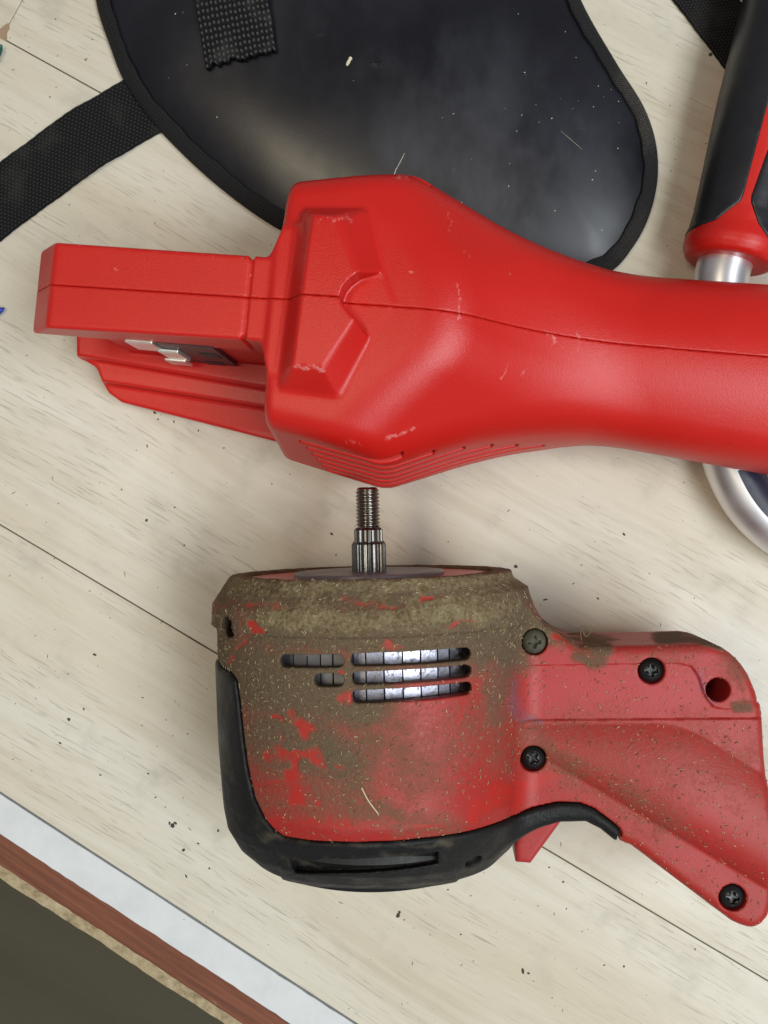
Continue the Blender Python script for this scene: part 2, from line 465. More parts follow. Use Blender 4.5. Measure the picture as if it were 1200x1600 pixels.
M = dict(wood=laminate(), red=red_plastic(), dirty=dirty_red(), rubber=rubber(), vinyl=vinyl(), web=cloth(), webtop=cloth('coarse_webbing', 0.009, 0.115),
         bind=binding_cloth(), white=edging_white(), brown=edging_brown(), raw=raw_edge(), floor=floor_mat(),
         steel=brushed('oiled_steel', (0.34, 0.31, 0.28), 0.22), spline=brushed('greasy_steel', (0.17, 0.16, 0.155), 0.30),
         alu=plain('satin_aluminium', (0.80, 0.80, 0.83), 0.42, 0.92, vary=0.05, scale=120, bump=0.00002), ring=plain('grey_bearing_plate', (0.20, 0.20, 0.225), 0.42, 0.3),
         stator=dusty_steel(), dark=plain('dark_cavity_plastic', (0.012, 0.012, 0.013), 0.6),
         black=plain('black_plastic', (0.016, 0.016, 0.020), 0.42), pad=plain('black_grip_rubber', (0.013, 0.013, 0.017), 0.36, vary=0.2),
         screw=plain('blackened_screw', (0.012, 0.012, 0.013), 0.32, 0.2), screwd=plain('dirt_caked_screw', (0.07, 0.065, 0.045), 0.7, vary=0.6, scale=500),
         contact=plain('bright_contact_metal', (0.72, 0.72, 0.70), 0.38, 0.8, vary=0.15), sticker=plain('navy_label', (0.018, 0.018, 0.042), 0.4),
         crumb=plain('dark_dirt', (0.075, 0.062, 0.048), 0.85, vary=0.6), straw=plain('dry_grass', (0.42, 0.33, 0.17), 0.7, vary=0.4, scale=900),
         straw2=plain('pale_grass', (0.60, 0.50, 0.32), 0.7, vary=0.3, scale=900), straw3=plain('brown_grass', (0.16, 0.12, 0.06), 0.8, vary=0.4, scale=900),
         blue=plain('blue_plastic', (0.008, 0.05, 0.42), 0.35), green=plain('green_plastic', (0.010, 0.10, 0.075), 0.45),
         chip=plain('pale_wood_sliver', (0.68, 0.62, 0.45), 0.6), stain=plain('brown_stain', (0.36, 0.25, 0.165), 0.5))

# ================================================================== THE BENCH
floor_v, floor_f = prism([(-1500, -1500), (1500, -1500), (1500, 1500), (-1500, 1500)], -790, -760)
tag(link_mesh('floor', floor_v, floor_f, M['floor'], smooth=False), kind='structure').rotation_euler[2] = math.radians(-28)
A, Bp = P(0, 820, 0)[:2], P(1200, 1533, 0)[:2]
du = _n(Bp-A); dn = np.array([-du[1], du[0]])                       # along and across the planks
ang = math.atan2(du[1], du[0])
bench = root('workbench', (0, 0, 0), 'pale wood-grain workbench with white and red-brown edging under all the tools', 'workbench')
E0, E1 = P(0, 1239, 0)[:2], P(556, 1600, 0)[:2]
de = _n(E1-E0); dne = np.array([-de[1], de[0]])
def board(name, quad, z0, z1, m, bev, parent=bench, at=None, a=ang):
    v, f = prism(quad, z0, z1, bev)
    o = link_mesh(name, v, f, m, parent, smooth=False)
    c = np.array(at if at is not None else [np.mean([q[0] for q in quad]), np.mean([q[1] for q in quad])])*0.001
    # give it a frame along its own grain
    rot = Matrix.Rotation(-a, 4, 'Z') @ Matrix.Translation((-c[0], -c[1], 0))
    o.data.transform(rot); o.location = (c[0], c[1], 0); o.rotation_euler = (0, 0, a)
    return o
W2 = 0.24                                                            # half the joint between planks
LO, HI = -420.0, 520.0
def jag(p0, d, nn, off, amp, cnt=260):
    ss_ = np.linspace(LO, HI, cnt); w_ = rng.normal(0, 1, cnt)*0.4+np.convolve(rng.normal(0, 1.5, cnt+8), np.ones(9)/9, 'valid')
    chip = np.where(rng.random(cnt) < 0.05, rng.uniform(0.5, 2.5, cnt), 0)
    return [p0+d*a_+nn*(off+amp*(b_+c_)) for a_, b_, c_ in zip(ss_, w_, chip)]
def at_line(p0, d, s, off, n): return p0 + d*s + n*off
S1 = P(6, 61, 0)[:2]; S1b = P(150, 137, 0)[:2]                       # upper joint
wid = float((S1-A) @ dn)
board('plank', [A+du*LO+dn*W2, A+du*HI+dn*W2, A+du*HI+dn*(wid-W2), A+du*LO+dn*(wid-W2)], -12, 0, M['wood'], 0.35)
cut = float((P(18, 30, 0)[:2]-A) @ du)
board('plank', [A+du*(cut+W2)+dn*(wid+W2), A+du*HI+dn*(wid+W2), A+du*HI+dn*(2*wid), A+du*(cut+W2)+dn*(2*wid)], -12, 0.0, M['wood'], 0.3)
board('plank', [A+du*LO+dn*(wid+W2), A+du*(cut-W2)+dn*(wid+W2), A+du*(cut-W2)+dn*(2*wid), A+du*LO+dn*(2*wid)], -12, 0.0, M['wood'], 0.3)
board('plank', [E0+de*LO+dne*0.5, E0+de*HI+dne*0.5, A+du*HI-dn*W2, A+du*LO-dn*W2], -12, 0, M['wood'], 0.3)
wst = float((E0-P(0, 1303, 0)[:2]) @ dne)
board('white_edge_strip', jag(E0, de, dne, -wst, 0.22)+jag(E0, de, dne, -0.35, -0.10)[::-1], -12, 0.3, M['white'], 0.35, a=math.atan2(de[1], de[0]))
w2 = float((E0-P(0, 1345, -6)[:2]) @ dne); w3 = float((E0-P(0, 1364, -9)[:2]) @ dne)
ea = math.atan2(de[1], de[0])
board('brown_lipping', jag(E0, de, dne, -w2, 0.25)+[E0+de*HI-dne*(wst+0.8), E0+de*LO-dne*(wst+0.8)], -24, -3.0, M['brown'], 0.8, a=ea)
# ragged raw board edge
n = 240; ss = np.linspace(LO, HI, n); jag = np.cumsum(rng.normal(0, 0.22, n)); jag -= np.linspace(jag[0], jag[-1], n); jag = jag*0.6+rng.normal(0, 0.12, n)
top = [E0+de*s-dne*(w2+0.15) for s in ss]; outer = [E0+de*s-dne*(w3+j) for s, j in zip(ss, jag)]
rv = np.array([[*t, -7.0] for t in top]+[[*t, -9.0] for t in outer]+[[*t, -30.0] for t in outer])
link_mesh('raw_edge', rv, np.concatenate([grid_faces(3, n)])[:, ::-1].copy(), M['raw'], bench, smooth=False)
sv, sf = prism([E0+de*LO-dne*(w2-1), E0+de*HI-dne*(w2-1), A+du*HI+dn*(2*wid-1), A+du*LO+dn*(2*wid-1)], -30, -12.4)
link_mesh('under_board', sv, sf, M['dark'], bench, smooth=False)
sp = PL([(10, 37), (14, 36), (15, 44), (11, 52), (11, 64), (1, 60), (-8, 58), (-6, 50)], 0.08)
stv, stf = prism(sp, 0.0, 0.12)
tag(link_mesh('stain', stv, stf, M['stain'], bench, smooth=False))

# ================================================================== THE BATTERY HOUSING (upper red tool)
AN = math.radians(-6.0); HO = np.array([0.0, 69.0])
ca, sa = math.cos(AN), math.sin(AN)
def loc_h(x, y):
    dx, dy = x-HO[0], y-HO[1]
    return dx*ca+dy*sa, -dx*sa+dy*ca                                 # s along, t across (image up)
def Lh(pts, z):
    q = PL(pts, z); return np.stack(loc_h(q[:, 0], q[:, 1]), 1)
def plane3(a, b, c, inside):
    a, b, c = map(np.array, (a, b, c)); nn = _n(np.cross(b-a, c-a)); d = nn @ a
    if nn @ np.array(inside)-d > 0: nn, d = -nn, -d
    return nn, d
IN = (-20.0, 0.0, 40.0)
pl_side = plane3((-47, -53.5, 35), (-17, -59.5, 31), (-30, -48.5, 72), IN)
pl_taper = plane3((-15, -59.5, 31), (37, -37, 27), (2, -44.5, 68), IN)
pl_low = plane3((-47, -53.5, 35), (-17, -59.5, 31), (-20, -26, 2), IN)
pl_low2 = plane3((-15, -59.5, 31), (37, -37, 27), (0, -24, 2), IN)
pl_top = plane3((-63, 0, 81.5), (2, 0, 88), (-30, 20, 84.3), IN)
pl_slope = plane3((3, 0, 88), (42, 0, 62), (20, 20, 75.4), IN)
pl_facet = plane3((5, -12, 87), (-24, -43, 83), (36, -36, 55), IN)
def pe(p, s, t, z): return p[0][0]*s+p[0][1]*t+p[0][2]*z-p[1]
pad_base = Lh([(469, 332), (476, 323), (566, 326), (574, 332), (592, 402), (602, 440), (617, 478), (580, 530), (536, 620), (526, 626), (437, 613), (431, 602)], 83)
pad_top = Lh([(488, 335), (528, 338), (562, 436), (574, 478), (556, 500), (503, 575), (456, 572), (457, 566)], 91)
notch = Lh([(534, 467), (538, 455), (548, 443), (562, 433), (592, 424), (640, 470), (592, 545), (560, 508), (545, 490), (536, 478)], 88)
block_n = None
VENT = [(68.5, 467, 629), (62.0, 479, 677), (55.5, 487, 723), (49.0, 495, 767), (42.5, 503, 806), (36.5, 512, 848)]
def vent_s(u, z, v): return Lh([(u, v)], z)[0][0]
VS = [(z, vent_s(a, z, 705+(68-z)*0.9), vent_s(b, z, 716)) for z, a, b in VENT]
rail_a = Lh([(118, 500), (119, 556), (410, 606), (440, 606), (440, 500)], 21)
rail_b = Lh([(119, 556), (150, 574), (158, 596), (440, 640), (440, 560), (119, 500)], 17)
rail_c = Lh([(150, 574), (158, 596), (167, 613), (186, 627), (450, 694), (470, 640), (440, 560), (150, 540)], 12)
def house_full(x, y, z):
    s, t = loc_h(x, y); ta = -np.abs(t)
    side = np.maximum(pe(pl_side, s, ta, z), pe(pl_low, s, ta, z))
    tap = np.maximum(pe(pl_taper, s, ta, z), pe(pl_low2, s, ta, z))
    wall = smax(side, tap, 2.5)
    crown = 3.2*(t/45)**2
    topf = smax(pe(pl_top, s, t, z)+crown, smax(pe(pl_slope, s, t, z)+0.6*crown, pe(pl_facet, s, ta, z), 5.0), 7.0)
    end = -58.0-s
    f = smax(wall, topf, 7.0)
    f = smax(f, end, 4.5-2.7*np.clip((30-np.abs(t))/10, 0, 1))
    f = smax(f, 3.0-z, 2.0)
    # handle, a flattened bar with a rounded back
    w = np.interp(s, [20, 60, 120, 180], [34, 31.2, 32.0, 33.5]).astype(F32)
    zt = np.interp(s, [30, 60, 120, 180], [60, 60, 61.5, 63]).astype(F32)
    sh = np.interp(s, [30, 60, 120, 180], [0, 0.9, 3.0, 4.5]).astype(F32)
    w = w+sh; tc = t+sh
    hd = smax(np.abs(tc)-w, (z-zt+13.0*(tc/w)**2)*0.85, 12.0)
    hd = smax(hd, np.maximum(29.5-z, np.maximum(s-185.0, -s-10)), 1.5)
    f = smin(f, hd, 15.0)
    # raised bumper pad on the end
    db, dt = sdpoly(pad_base, s, t), sdpoly(pad_top, s, t)
    k = np.where(db > 0, 0, np.clip(db/np.minimum(db-dt, -1e-3), 0, 3))  # 0 on the base outline, 1 at the plateau's edge
    zb = 81.5+(s+63)*0.1 - crown
    ztop = zb + smin(9.0*k, 9.0+0*k, 1.7)
    dn_ = sdpoly(notch, s, t)
    zn = zb + np.clip(1.2-(s+36)*0.10, 0.2, 3)
    pad = smax((z-ztop)*0.72, db-0.2, 1.0)
    pad = smax(np.maximum(pad, 70-z), -smax(dn_, zn-z, 1.0), 0.8)
    f = smin(f, pad, 1.2)
    # vents
    wl = smax(side, tap, 2.5)
    for zi, s0, s1 in VS:
        g = np.maximum(np.abs(z-zi)-1.55, np.maximum(np.maximum(s0-s, s-s1), -(wl+6)))
        f = np.maximum(f, -g)
    # block that carries the battery rail, its neck, its stem, and the dock below
    bt = 15.0
    zbt = 81.0+(s+63)*0.105
    bl = smax(np.abs(t)-14.6-(s+67)*-0.012, np.maximum((z-zbt)*0.98, 58-z), 1.6)
    bl = smax(bl, np.maximum(-152.5-s, (-(s+140.5)*0.74+(z-zbt)*0.67)), 1.4)
    nk = np.maximum(bl, s+50)
    bl2 = nk+1.3*np.clip(1.3-np.abs(s+67.0)*1.15, 0, 1)
    # fillet between block and end wall
    fl = np.maximum(np.maximum(s+50, -s-68), np.maximum(58-z, (z-zbt+0.5)))
    fil = smax(fl, np.abs(t)-13.6-11*np.clip((s+66)/9, 0, 1)**3, 2.0)
    stem = np.maximum(np.maximum(np.abs(t)-13.4, np.abs(z-34)-29), np.maximum(-128-s, s+50))
    da, dbb, dc = sdpoly(rail_a, s, t), sdpoly(rail_b, s, t), sdpoly(rail_c, s, t)
    ra = smax(da, np.abs(z-12)-9.5, 2.0)
    rb = smax(dbb, np.abs(z-9)-(8.0+(t+20)*0.05), 1.5)
    rc = smax(dc, np.abs(z-7)-5.2+np.clip(-(t+20), 0, 20)*0.18, 1.2)
    # the dock is mirrored on the far side
    f = smin(smin(f, fil, 4.0), bl2, 0.5); f = smin(f, stem, 1.5)
    f = smin(f, smin(smin(ra, rb, 1.5), rc, 1.5), 1.0)
    return f
GAP = 0.09
def house_low(x, y, z): return np.maximum(house_full(x, y, z), loc_h(x, y)[1]+GAP)
def house_up(x, y, z): return np.maximum(house_full(x, y, z), GAP-loc_h(x, y)[1])
SCUFF = [((545, 345), (490, 345), 7, .55), ((458, 570), (500, 575), 6, .75), ((500, 572), (555, 500), 4, .4), ((712, 440), (718, 500), 4, .75), ((700, 330), (702, 365), 3, .6),
         ((860, 522), (866, 535), 7, .8), ((895, 520), (900, 545), 4, .7), ((785, 585), (795, 570), 4, .7), ((820, 582), (826, 575), 3, .6), ((600, 684), (650, 675), 6, .75),
         ((545, 695), (560, 700), 8, .5), ((620, 276), (640, 276), 8, .65), ((80, 380), (62, 490), 4, .5), ((75, 500), (370, 522), 3, .42), ((90, 378), (390, 400), 3, .42),
         ((385, 404), (380, 520), 3, .5), ((792, 415), (805, 430), 5, .45), ((725, 390), (735, 400), 4, .5), ((1070, 640), (1180, 648), 5, .38), ((480, 340), (470, 450), 3, .42), ((640, 420), (646, 422), 3, .8), ((180, 413), (184, 416), 3, .8)]
def paint(verts, strokes):
    u, v = to_px(verts); out = np.zeros(len(verts))
    u = u+13*(vnoise(verts, 3.5, 5)-0.5)+16*(vnoise(verts, 9, 6)-0.5); v = v+13*(vnoise(verts, 3.5, 7)-0.5)+16*(vnoise(verts, 9, 8)-0.5)
    for a, b, r, k in strokes:
        d = capsule2(u, v, a, b, 0.0)
        out = np.maximum(out, k*np.exp(-(d/r)**2))
    return out
house = root('battery_housing', (*HO, 0), 'clean bright red battery housing with raised bumper pad, long handle running to the right', 'power tool part')
for nm, fn, lo, hi in (('lower_half', house_low, (-162, -18, 0), (205, 88, 97)), ('upper_half', house_up, (-162, 35, 0), (205, 146, 97))):
    v, q = mesh_sdf(fn, lo, hi, 0.54)
    link_mesh('housing_shell', v, q, M['red'], house, attrs={'scuff': paint(v, SCUFF)})
# terminal block: a black board on the stem with bright contacts
def box_h(name, s0, s1, t0, t1, z0, z1, m, parent, bev=0.4):
    pts = [(s0, t0), (s1, t0), (s1, t1), (s0, t1)]
    w = [(HO[0]+s*ca-t*sa, HO[1]+s*sa+t*ca) for s, t in pts]
    v, f = prism(w, z0, z1, bev)
    return link_mesh(name, v, f, m, parent, smooth=False)
sA, sB = Lh([(241, 531)], 62)[0][0], Lh([(331, 542)], 62)[0][0]
tb = box_h('terminal_block', sA, sB, -15.2, -13.0, 16, 62, M['black'], house)
sC, sD = Lh([(200, 528)], 62)[0][0], Lh([(286, 560)], 40)[0][0]
box_h('contact', sC-1.5, sA-0.8, -15.9, -12.6, 46, 61.5, M['contact'], tb, 0.5)
box_h('contact', sA-2.5, sA+5.5, -16.6, -15.1, 33, 50, M['contact'], tb, 0.5)
box_h('contact', sA-4.5, sA+4.0, -17.4, -16.5, 25, 35, M['contact'], tb, 0.2)
box_h('socket', sA+13, sA+20, -15.5, -15.2, 40, 48, M['dark'], tb, 0.1)
box_h('socket', sB-12, sB-5, -15.5, -15.2, 22, 28, M['dark'], tb, 0.1)

# ================================================================== THE MOTOR HEAD (lower dirty tool)
MR = math.radians(1.3); MC = np.array([-27.0, -20.0]); cm_, sm_ = math.cos(MR), math.sin(MR)
def loc_m(x, y):
    dx, dy = x-MC[0], y-MC[1]
    return dx*cm_+dy*sm_, -(-dx*sm_+dy*cm_)                          # across, and distance back from the face
def unloc(a, q, z): return np.array([MC[0]+a*cm_+q*sm_, MC[1]+a*sm_-q*cm_, z])
def Lm(pts, z):
    q = PL(pts, z); return np.stack(loc_m(q[:, 0], q[:, 1]), 1)
handle_poly = Lm([(770, 945), (815, 952), (835, 962), (858, 979), (880, 996), (905, 1008), (1000, 1007), (1098, 1004), (1113, 1006), (1127, 1011), (1139, 1019), (1150, 1029), (1159, 1040), (1167, 1052), (1174, 1068), (1179, 1080), (1182, 1094),
    (1188, 1100), (1189, 1123), (1192, 1180), (1198, 1240), (1203, 1290), (1204, 1400), (1202, 1414), (1197, 1428), (1187, 1440), (1178, 1445), (1166, 1446), (1153, 1442), (1140, 1436), (1060, 1376), (985, 1319),
    (968, 1312), (938, 1288), (914, 1276), (872, 1277), (800, 1299), (740, 1300), (720, 1200)], 61)
L1a, L1b = Lm([(862, 1192), (1168, 1372)], 66)
L2a, L2b = Lm([(1068, 1131), (1196, 1212)], 66)
Ha, Hb = Lm([(812, 1133), (1068, 1131)], 66)
panel_poly = Lm([(797, 1041), (1062, 1037), (1083, 1042), (1094, 1058), (1103, 1088), (1118, 1106), (1140, 1110), (1160, 1098), (1196, 1097), (1196, 1124), (797, 1127)], 66)
def sdline(a, b, x, y):
    e = _n(np.array(b)-np.array(a)); return (x-a[0])*-e[1]+(y-a[1])*e[0]
def body(a, q, z):
    ra = np.interp(q, [-2, 0, 10, 17.5, 18.6, 60, 84, 92, 100, 107, 114], [50.0, 51.5, 58.6, 58.8, 57.0, 56.2, 54.8, 53.6, 49.5, 42.5, 34]).astype(F32)
    raR = np.interp(q, [-2, 2, 3.5, 6.5, 12, 17.5, 19.5], [52.5, 53.0, 54.0, 58.5, 60.0, 60.0, 57]).astype(F32)
    ra = np.where(q < 19.5, ra+(raR-ra)*np.clip(a/50, 0, 1)**2, ra)
    rb = np.interp(q, [-2, 0, 10, 17.5, 18.6, 60, 80, 88, 95, 101, 107, 112], [43.0, 44.3, 50.0, 50.6, 48.9, 49.0, 47.4, 43.2, 37.0, 31.0, 23.0, 14.0]).astype(F32)
    k = np.sqrt((a/ra)**2+((z-50)/rb)**2+1e-6)
    f = (k-1)*rb*0.97
    f = smax(f, -q, 1.2)
    f = smax(f, q-112.0+0.0022*(a+3)**2, 2.0)
    return f
def shell_solid(x, y, z):
    a, q = loc_m(x, y)
    f = body(a, q, z)
    d2 = sdpoly(handle_poly, a, q)
    d1 = sdline(L1a, L1b, a, q)*-1
    d1 = np.where(d1 > 0, d1, 0)                                     # above the lower ridge
    e2 = smin(sdline(Ha, Hb, a, q), sdline(L2a, L2b, a, q), 6.0); e2 = np.clip(e2, 0, None)
    bulge = 6.8*(1-np.exp(-d1/5.5))*(1-np.exp(-e2/11.0))
    zt = 65.0 + bulge*(a > 40)
    dp = sdpoly(panel_poly, a, q)
    zt = zt - 1.1*(dp < 0)
    hd = smax(d2, np.maximum(z-zt, 24-z)*0.92, 4.2)
    return smin(f, hd, 6.0)
SCREWS = [(835, 1003), (1018, 1048), (833, 1185), (1145, 1403)]
sc_pos = []
for u, v in SCREWS:
    p = hit(shell_solid, u, v); sc_pos.append(p)
hole_p = hit(shell_solid, 1122, 1078)
side_hole = hit(shell_solid, 353, 981)
def trace(pts): return np.array([np.stack(loc_m(*hit(shell_solid, u, v)[:2])) for u, v in pts])
left_b = trace([(348, 1043), (362, 1050), (371, 1062), (376, 1100), (381, 1150), (388, 1200), (398, 1245), (412, 1275), (428, 1296), (444, 1307), (480, 1313), (540, 1316), (600, 1315),
                (660, 1310), (720, 1302), (770, 1288), (806, 1274), (836, 1261), (872, 1253), (905, 1254), (928, 1263), (955, 1283), (968, 1294), (972, 1301), (970, 1308)])
red_poly = np.concatenate([[(-90, left_b[0][1]-2), left_b[0]-np.array([4, 1.5])], left_b, [(left_b[-1][0]-1, left_b[-1][1]+6), (left_b[-1][0]+14, left_b[-1][1]+16), (200, 200), (200, -30), (-90, -30)]])
SLOTS = [((446, 1033), (527, 1033)), ((557, 1031), (725, 1022)), ((500, 1063), (527, 1063)), ((559, 1060), (726, 1049)), ((559, 1089), (727, 1076))]
slot2 = [(trace([a])[0], trace([b])[0]) for a, b in SLOTS]
crease = trace([(840, 1218), (790, 1245), (720, 1265), (640, 1275), (540, 1280), (450, 1275)])
side_n = _n(np.array([-0.30, 0.0, 0.95]))
def shell(x, y, z):
    f = shell_solid(x, y, z); a, q = loc_m(x, y)
    f = np.maximum(f, sdpoly(red_poly, a, q)+0.15)
    k = np.sqrt((a/51.0)**2+((z-50)/44.3)**2+1e-6)
    cav = np.maximum((k-1)*44.3, np.maximum(3.0-q, q-99))
    f = np.maximum(f, -cav)
    k2 = np.sqrt((a/46.0)**2+((z-50)/42.6)**2+1e-6)
    f = np.maximum(f, -np.maximum((k2-1)*41, q-4))
    for s0, s1 in slot2:
        f = np.maximum(f, -np.maximum(capsule2(a, q, s0, s1, 2.15), 50-z))
    for i, p in enumerate(sc_pos):
        r = np.sqrt((x-p[0])**2+(y-p[1])**2)
        f = np.maximum(f, -np.maximum(r-4.75, p[2]-3.6-z))
    r = np.sqrt((x-hole_p[0])**2+(y-hole_p[1])**2); f = np.maximum(f, -np.maximum(r-4.2, 40-z))
    dx, dy, dz = x-side_hole[0], y-side_hole[1], z-side_hole[2]
    al = dx*side_n[0]+dy*side_n[1]+dz*side_n[2]
    r = np.sqrt(np.maximum(dx*dx+dy*dy+dz*dz-al*al, 1e-6)); f = np.maximum(f, -np.maximum(r-3.9, -al-14))
    return f
rec_poly = trace([(452, 1341), (520, 1340), (600, 1337), (684, 1328), (684, 1347), (600, 1359), (520, 1362), (462, 1361)])
low_band = np.concatenate([trace([(440, 1346), (456, 1338), (560, 1336), (690, 1325), (700, 1345), (712, 1352)]), Lm([(716, 1380), (600, 1420), (500, 1415), (436, 1390)], 60)])
rec_rib = trace([(470, 1356), (540, 1358), (610, 1354), (690, 1342)])
ntc = hit(shell_solid, 738, 1343)
def rubber_f(x, y, z):
    a, q = loc_m(x, y)
    so = shell_solid(x, y, z)
    f = smax(so-1.0, 0.2-sdpoly(red_poly, a, q), 2.2)
    f = np.maximum(f, np.where(so < -3.4, 1.0, -1.0)*0.8*np.minimum(np.abs(so+3.4), 3)) if False else f
    ledge = smax(np.abs(sdpoly(low_band, a, q))-0.0, -1e3, 0.1) if False else sdpoly(low_band, a, q)
    f = smin(f, smax(smax(so-1.7, ledge, 1.0), 20-z, 1.0), 0.6)
    dr = sdpoly(rec_poly, a, q)
    cut = np.maximum(smax(dr, -(so+2.0), 0.8), 50-z)
    f = smax(f, -cut, 0.5)
    for i in range(0):
        rb = np.maximum(np.maximum(capsule2(a, q, rec_rib[i], rec_rib[i+1], 0.9), so-0.2), np.maximum(-so-3, 50-z)); f = smin(f, rb, 0.4)
    r = np.sqrt((x-ntc[0])**2+(y-ntc[1])**2+(z-ntc[2])**2)-3.2
    f = smax(f, -r, 0.6)
    return f
motor = root('motor_head', (MC[0], MC[1]-55, 0), 'dirt-caked red motor head with black rubber bumper and splined shaft in the lower half', 'power tool part')
DIRT = [((360, 920), (800, 915), 60, 1.0), ((420, 980), (800, 975), 60, 1.0), ((380, 1060), (560, 1080), 80, 1.0), ((420, 1150), (540, 1190), 80, .80), ((600, 1000), (760, 990), 70, 1.0), ((590, 1140), (650, 1200), 90, .48),
        ((700, 1170), (770, 1100), 80, .40), ((400, 1250), (700, 1290), 40, .45), ((350, 960), (350, 1040), 40, .95), ((800, 960), (870, 990), 28, 1.0), ((870, 985), (940, 1010), 26, .85), ((900, 1025), (940, 1030), 18, .72),
        ((1030, 996), (1130, 1000), 14, .95), ((1000, 1030), (1080, 1020), 40, .35), ((780, 1040), (776, 1120), 30, .62), ((930, 1200), (1050, 1290), 70, .36), ((830, 1150), (900, 1200), 50, .45), ((1150, 1105), (1165, 1100), 14, .7), ((1140, 1030), (1150, 1060), 30, .42),
        ((500, 1240), (620, 1280), 40, .55), ((560, 1225), (760, 1150), 90, .36), ((900, 1150), (1150, 1200), 120, .32), ((780, 1000), (780, 1190), 50, .40), ((740, 960), (790, 1010), 50, .9), ((990, 1230), (1000, 1250), 40, .45)]
CLEAN = [((458, 1122), (482, 1142), 13, .85), ((440, 1180), (496, 1174), 14, .85), ((462, 1185), (457, 1252), 15, .95), ((488, 1182), (506, 1204), 9, .8), ((424, 1124), (433, 1131), 7, .8), ((418, 1182), (430, 1186), 10, .75),
         ((500, 1115), (540, 1120), 8, .5), ((425, 1150), (440, 1160), 8, .55)]
CLEAN += [((u_, v_), (u_+rng.normal(0, 12), v_+rng.normal(0, 3)), rng.uniform(4, 9), rng.uniform(.4, .62)) for u_, v_ in zip(rng.uniform(410, 720, 16), rng.normal(1255, 28, 16))]
CLEAN += [((395, 975), (408, 988), 8, 1.0), ((400, 990), (362, 1036), 5, .85), ((338, 943), (450, 950), 8, .72), ((450, 952), (470, 945), 5, .6), ((530, 938), (620, 944), 7, .6), ((660, 935), (690, 933), 5, .7),
         ((535, 1080), (545, 1090), 9, .95), ((532, 1050), (540, 1052), 6, .9), ((700, 978), (745, 974), 4, .7), ((590, 1008), (630, 1015), 5, .6), ((840, 1218), (740, 1262), 20, .9), ((860, 1210), (800, 1250), 20, .8), ((430, 1285), (700, 1290), 8, .62), ((860, 975), (905, 1000), 4, 1.0), ((870, 1000), (890, 1015), 12, .8), ((1090, 1170), (1180, 1225), 14, .55), ((425, 1125), (432, 1130), 6, .9), ((720, 1090), (715, 1130), 7, .6), ((520, 1195), (560, 1200), 6, .55)]
PALE = [((830, 1080), (1060, 1075), 50, .85), ((1000, 1020), (1100, 1025), 26, .55), ((960, 1150), (1120, 1260), 40, .30), ((1140, 1150), (1160, 1170), 40, .35), ((820, 1035), (900, 1040), 22, .7), ((520, 1290), (620, 1297), 8, .7), ((1060, 1330), (1150, 1390), 18, .35)]
BLUE = [((799, 1060), (802, 1118), 5, .85), ((802, 1120), (850, 1124), 5, .7), ((1092, 1060), (1110, 1100), 6, .45), ((802, 1090), (820, 1120), 7, .5)]
CRUST = [((380, 915), (800, 905), 26, .85), ((420, 965), (640, 965), 26, .95), ((640, 960), (780, 950), 36, .85), ((850, 990), (930, 1000), 22, .5), ((400, 960), (380, 1000), 20, .5)]
v, q = mesh_sdf(shell, (-92, -168, 0), (130, -12, 108), 0.6, slack=1.7)
shell_v, shell_q = v, q
base_d = np.full(len(v), 0.20)
# dirt is caked on unevenly: it stands off the plastic
e_ = 0.3; vf = v.astype(F32); f0_ = shell_solid(*vf.T)
gn = np.stack([shell_solid(*(vf+np.eye(3, dtype=F32)[k]*e_).T)-f0_ for k in range(3)], 1); gn /= np.linalg.norm(gn, axis=1)[:, None]+1e-9
lump = 0.55*vnoise(v, 3.2)+0.3*vnoise(v, 1.5, 1)+0.25*vnoise(v, 8.0, 2)
thick = (np.clip(paint(v, DIRT)-0.35, 0, 1)*0.55+np.clip(paint(v, CRUST), 0, 1)*0.55)*(1-paint(v, CLEAN))
v = v+gn*(np.clip(lump-0.35, 0, 1)*thick*(np.abs(f0_) < 0.3))[:, None]
shell_v = v
link_mesh('housing_shell', v, q, M['dirty'], motor, attrs={'dirt': np.maximum(base_d, paint(v, DIRT)), 'clean': paint(v, CLEAN), 'pale': paint(v, PALE), 'blue': paint(v, BLUE), 'crust': paint(v, CRUST)})
v, q = mesh_sdf(rubber_f, (-92, -152, 0), (60, -38, 106), 0.6, slack=1.7)
RD = [((345, 1060), (350, 1200), 14, .55), ((400, 1310), (700, 1325), 10, .6), ((470, 1352), (680, 1342), 10, .55), ((390, 1300), (440, 1340), 20, .35)]
link_mesh('rubber_bumper', v, q, M['rubber'], motor, attrs={'dirt': np.maximum(0.30, paint(v, RD))})

def lathe(profile, n=64, tooth=None):
    """profile of (q, r) along the motor axis, z centre 51"""
    vs = []
    th = np.arange(n)*2*np.pi/n
    for qq, r in profile:
        rr = r*(1+(tooth(th, qq) if tooth else 0*th))
        vs.append(np.stack([unloc(rr[i]*math.cos(th[i]), qq, 51+rr[i]*math.sin(th[i])) for i in range(n)]))
    f = grid_faces(len(profile), n, True)[:, ::-1].tolist()
    N = len(profile)
    f += [[k for k in range(n)], [(N-1)*n+k for k in range(n)][::-1]]
    return np.concatenate(vs), f
def ell_disc(q0, q1, a0, b0, a1=None, b1=None, n=96):
    th = np.arange(n)*2*np.pi/n; vs = []
    for qq, A_, B_ in ((q1, a0, b0), (q0+0.4, a0, b0), (q0, a0-0.4, b0-0.4)):
        vs.append(np.stack([unloc(A_*math.cos(t), qq, 50+B_*math.sin(t)) for t in th]))
    f = grid_faces(3, n, True).tolist(); f += [[2*n+k for k in range(n)], [k for k in range(n)][::-1]]
    return np.concatenate(vs), f
v, f = ell_disc(1.2, 5.0, 45.4, 42.0); o = link_mesh('face_plate', v, f, M['red'], motor, smooth=False)
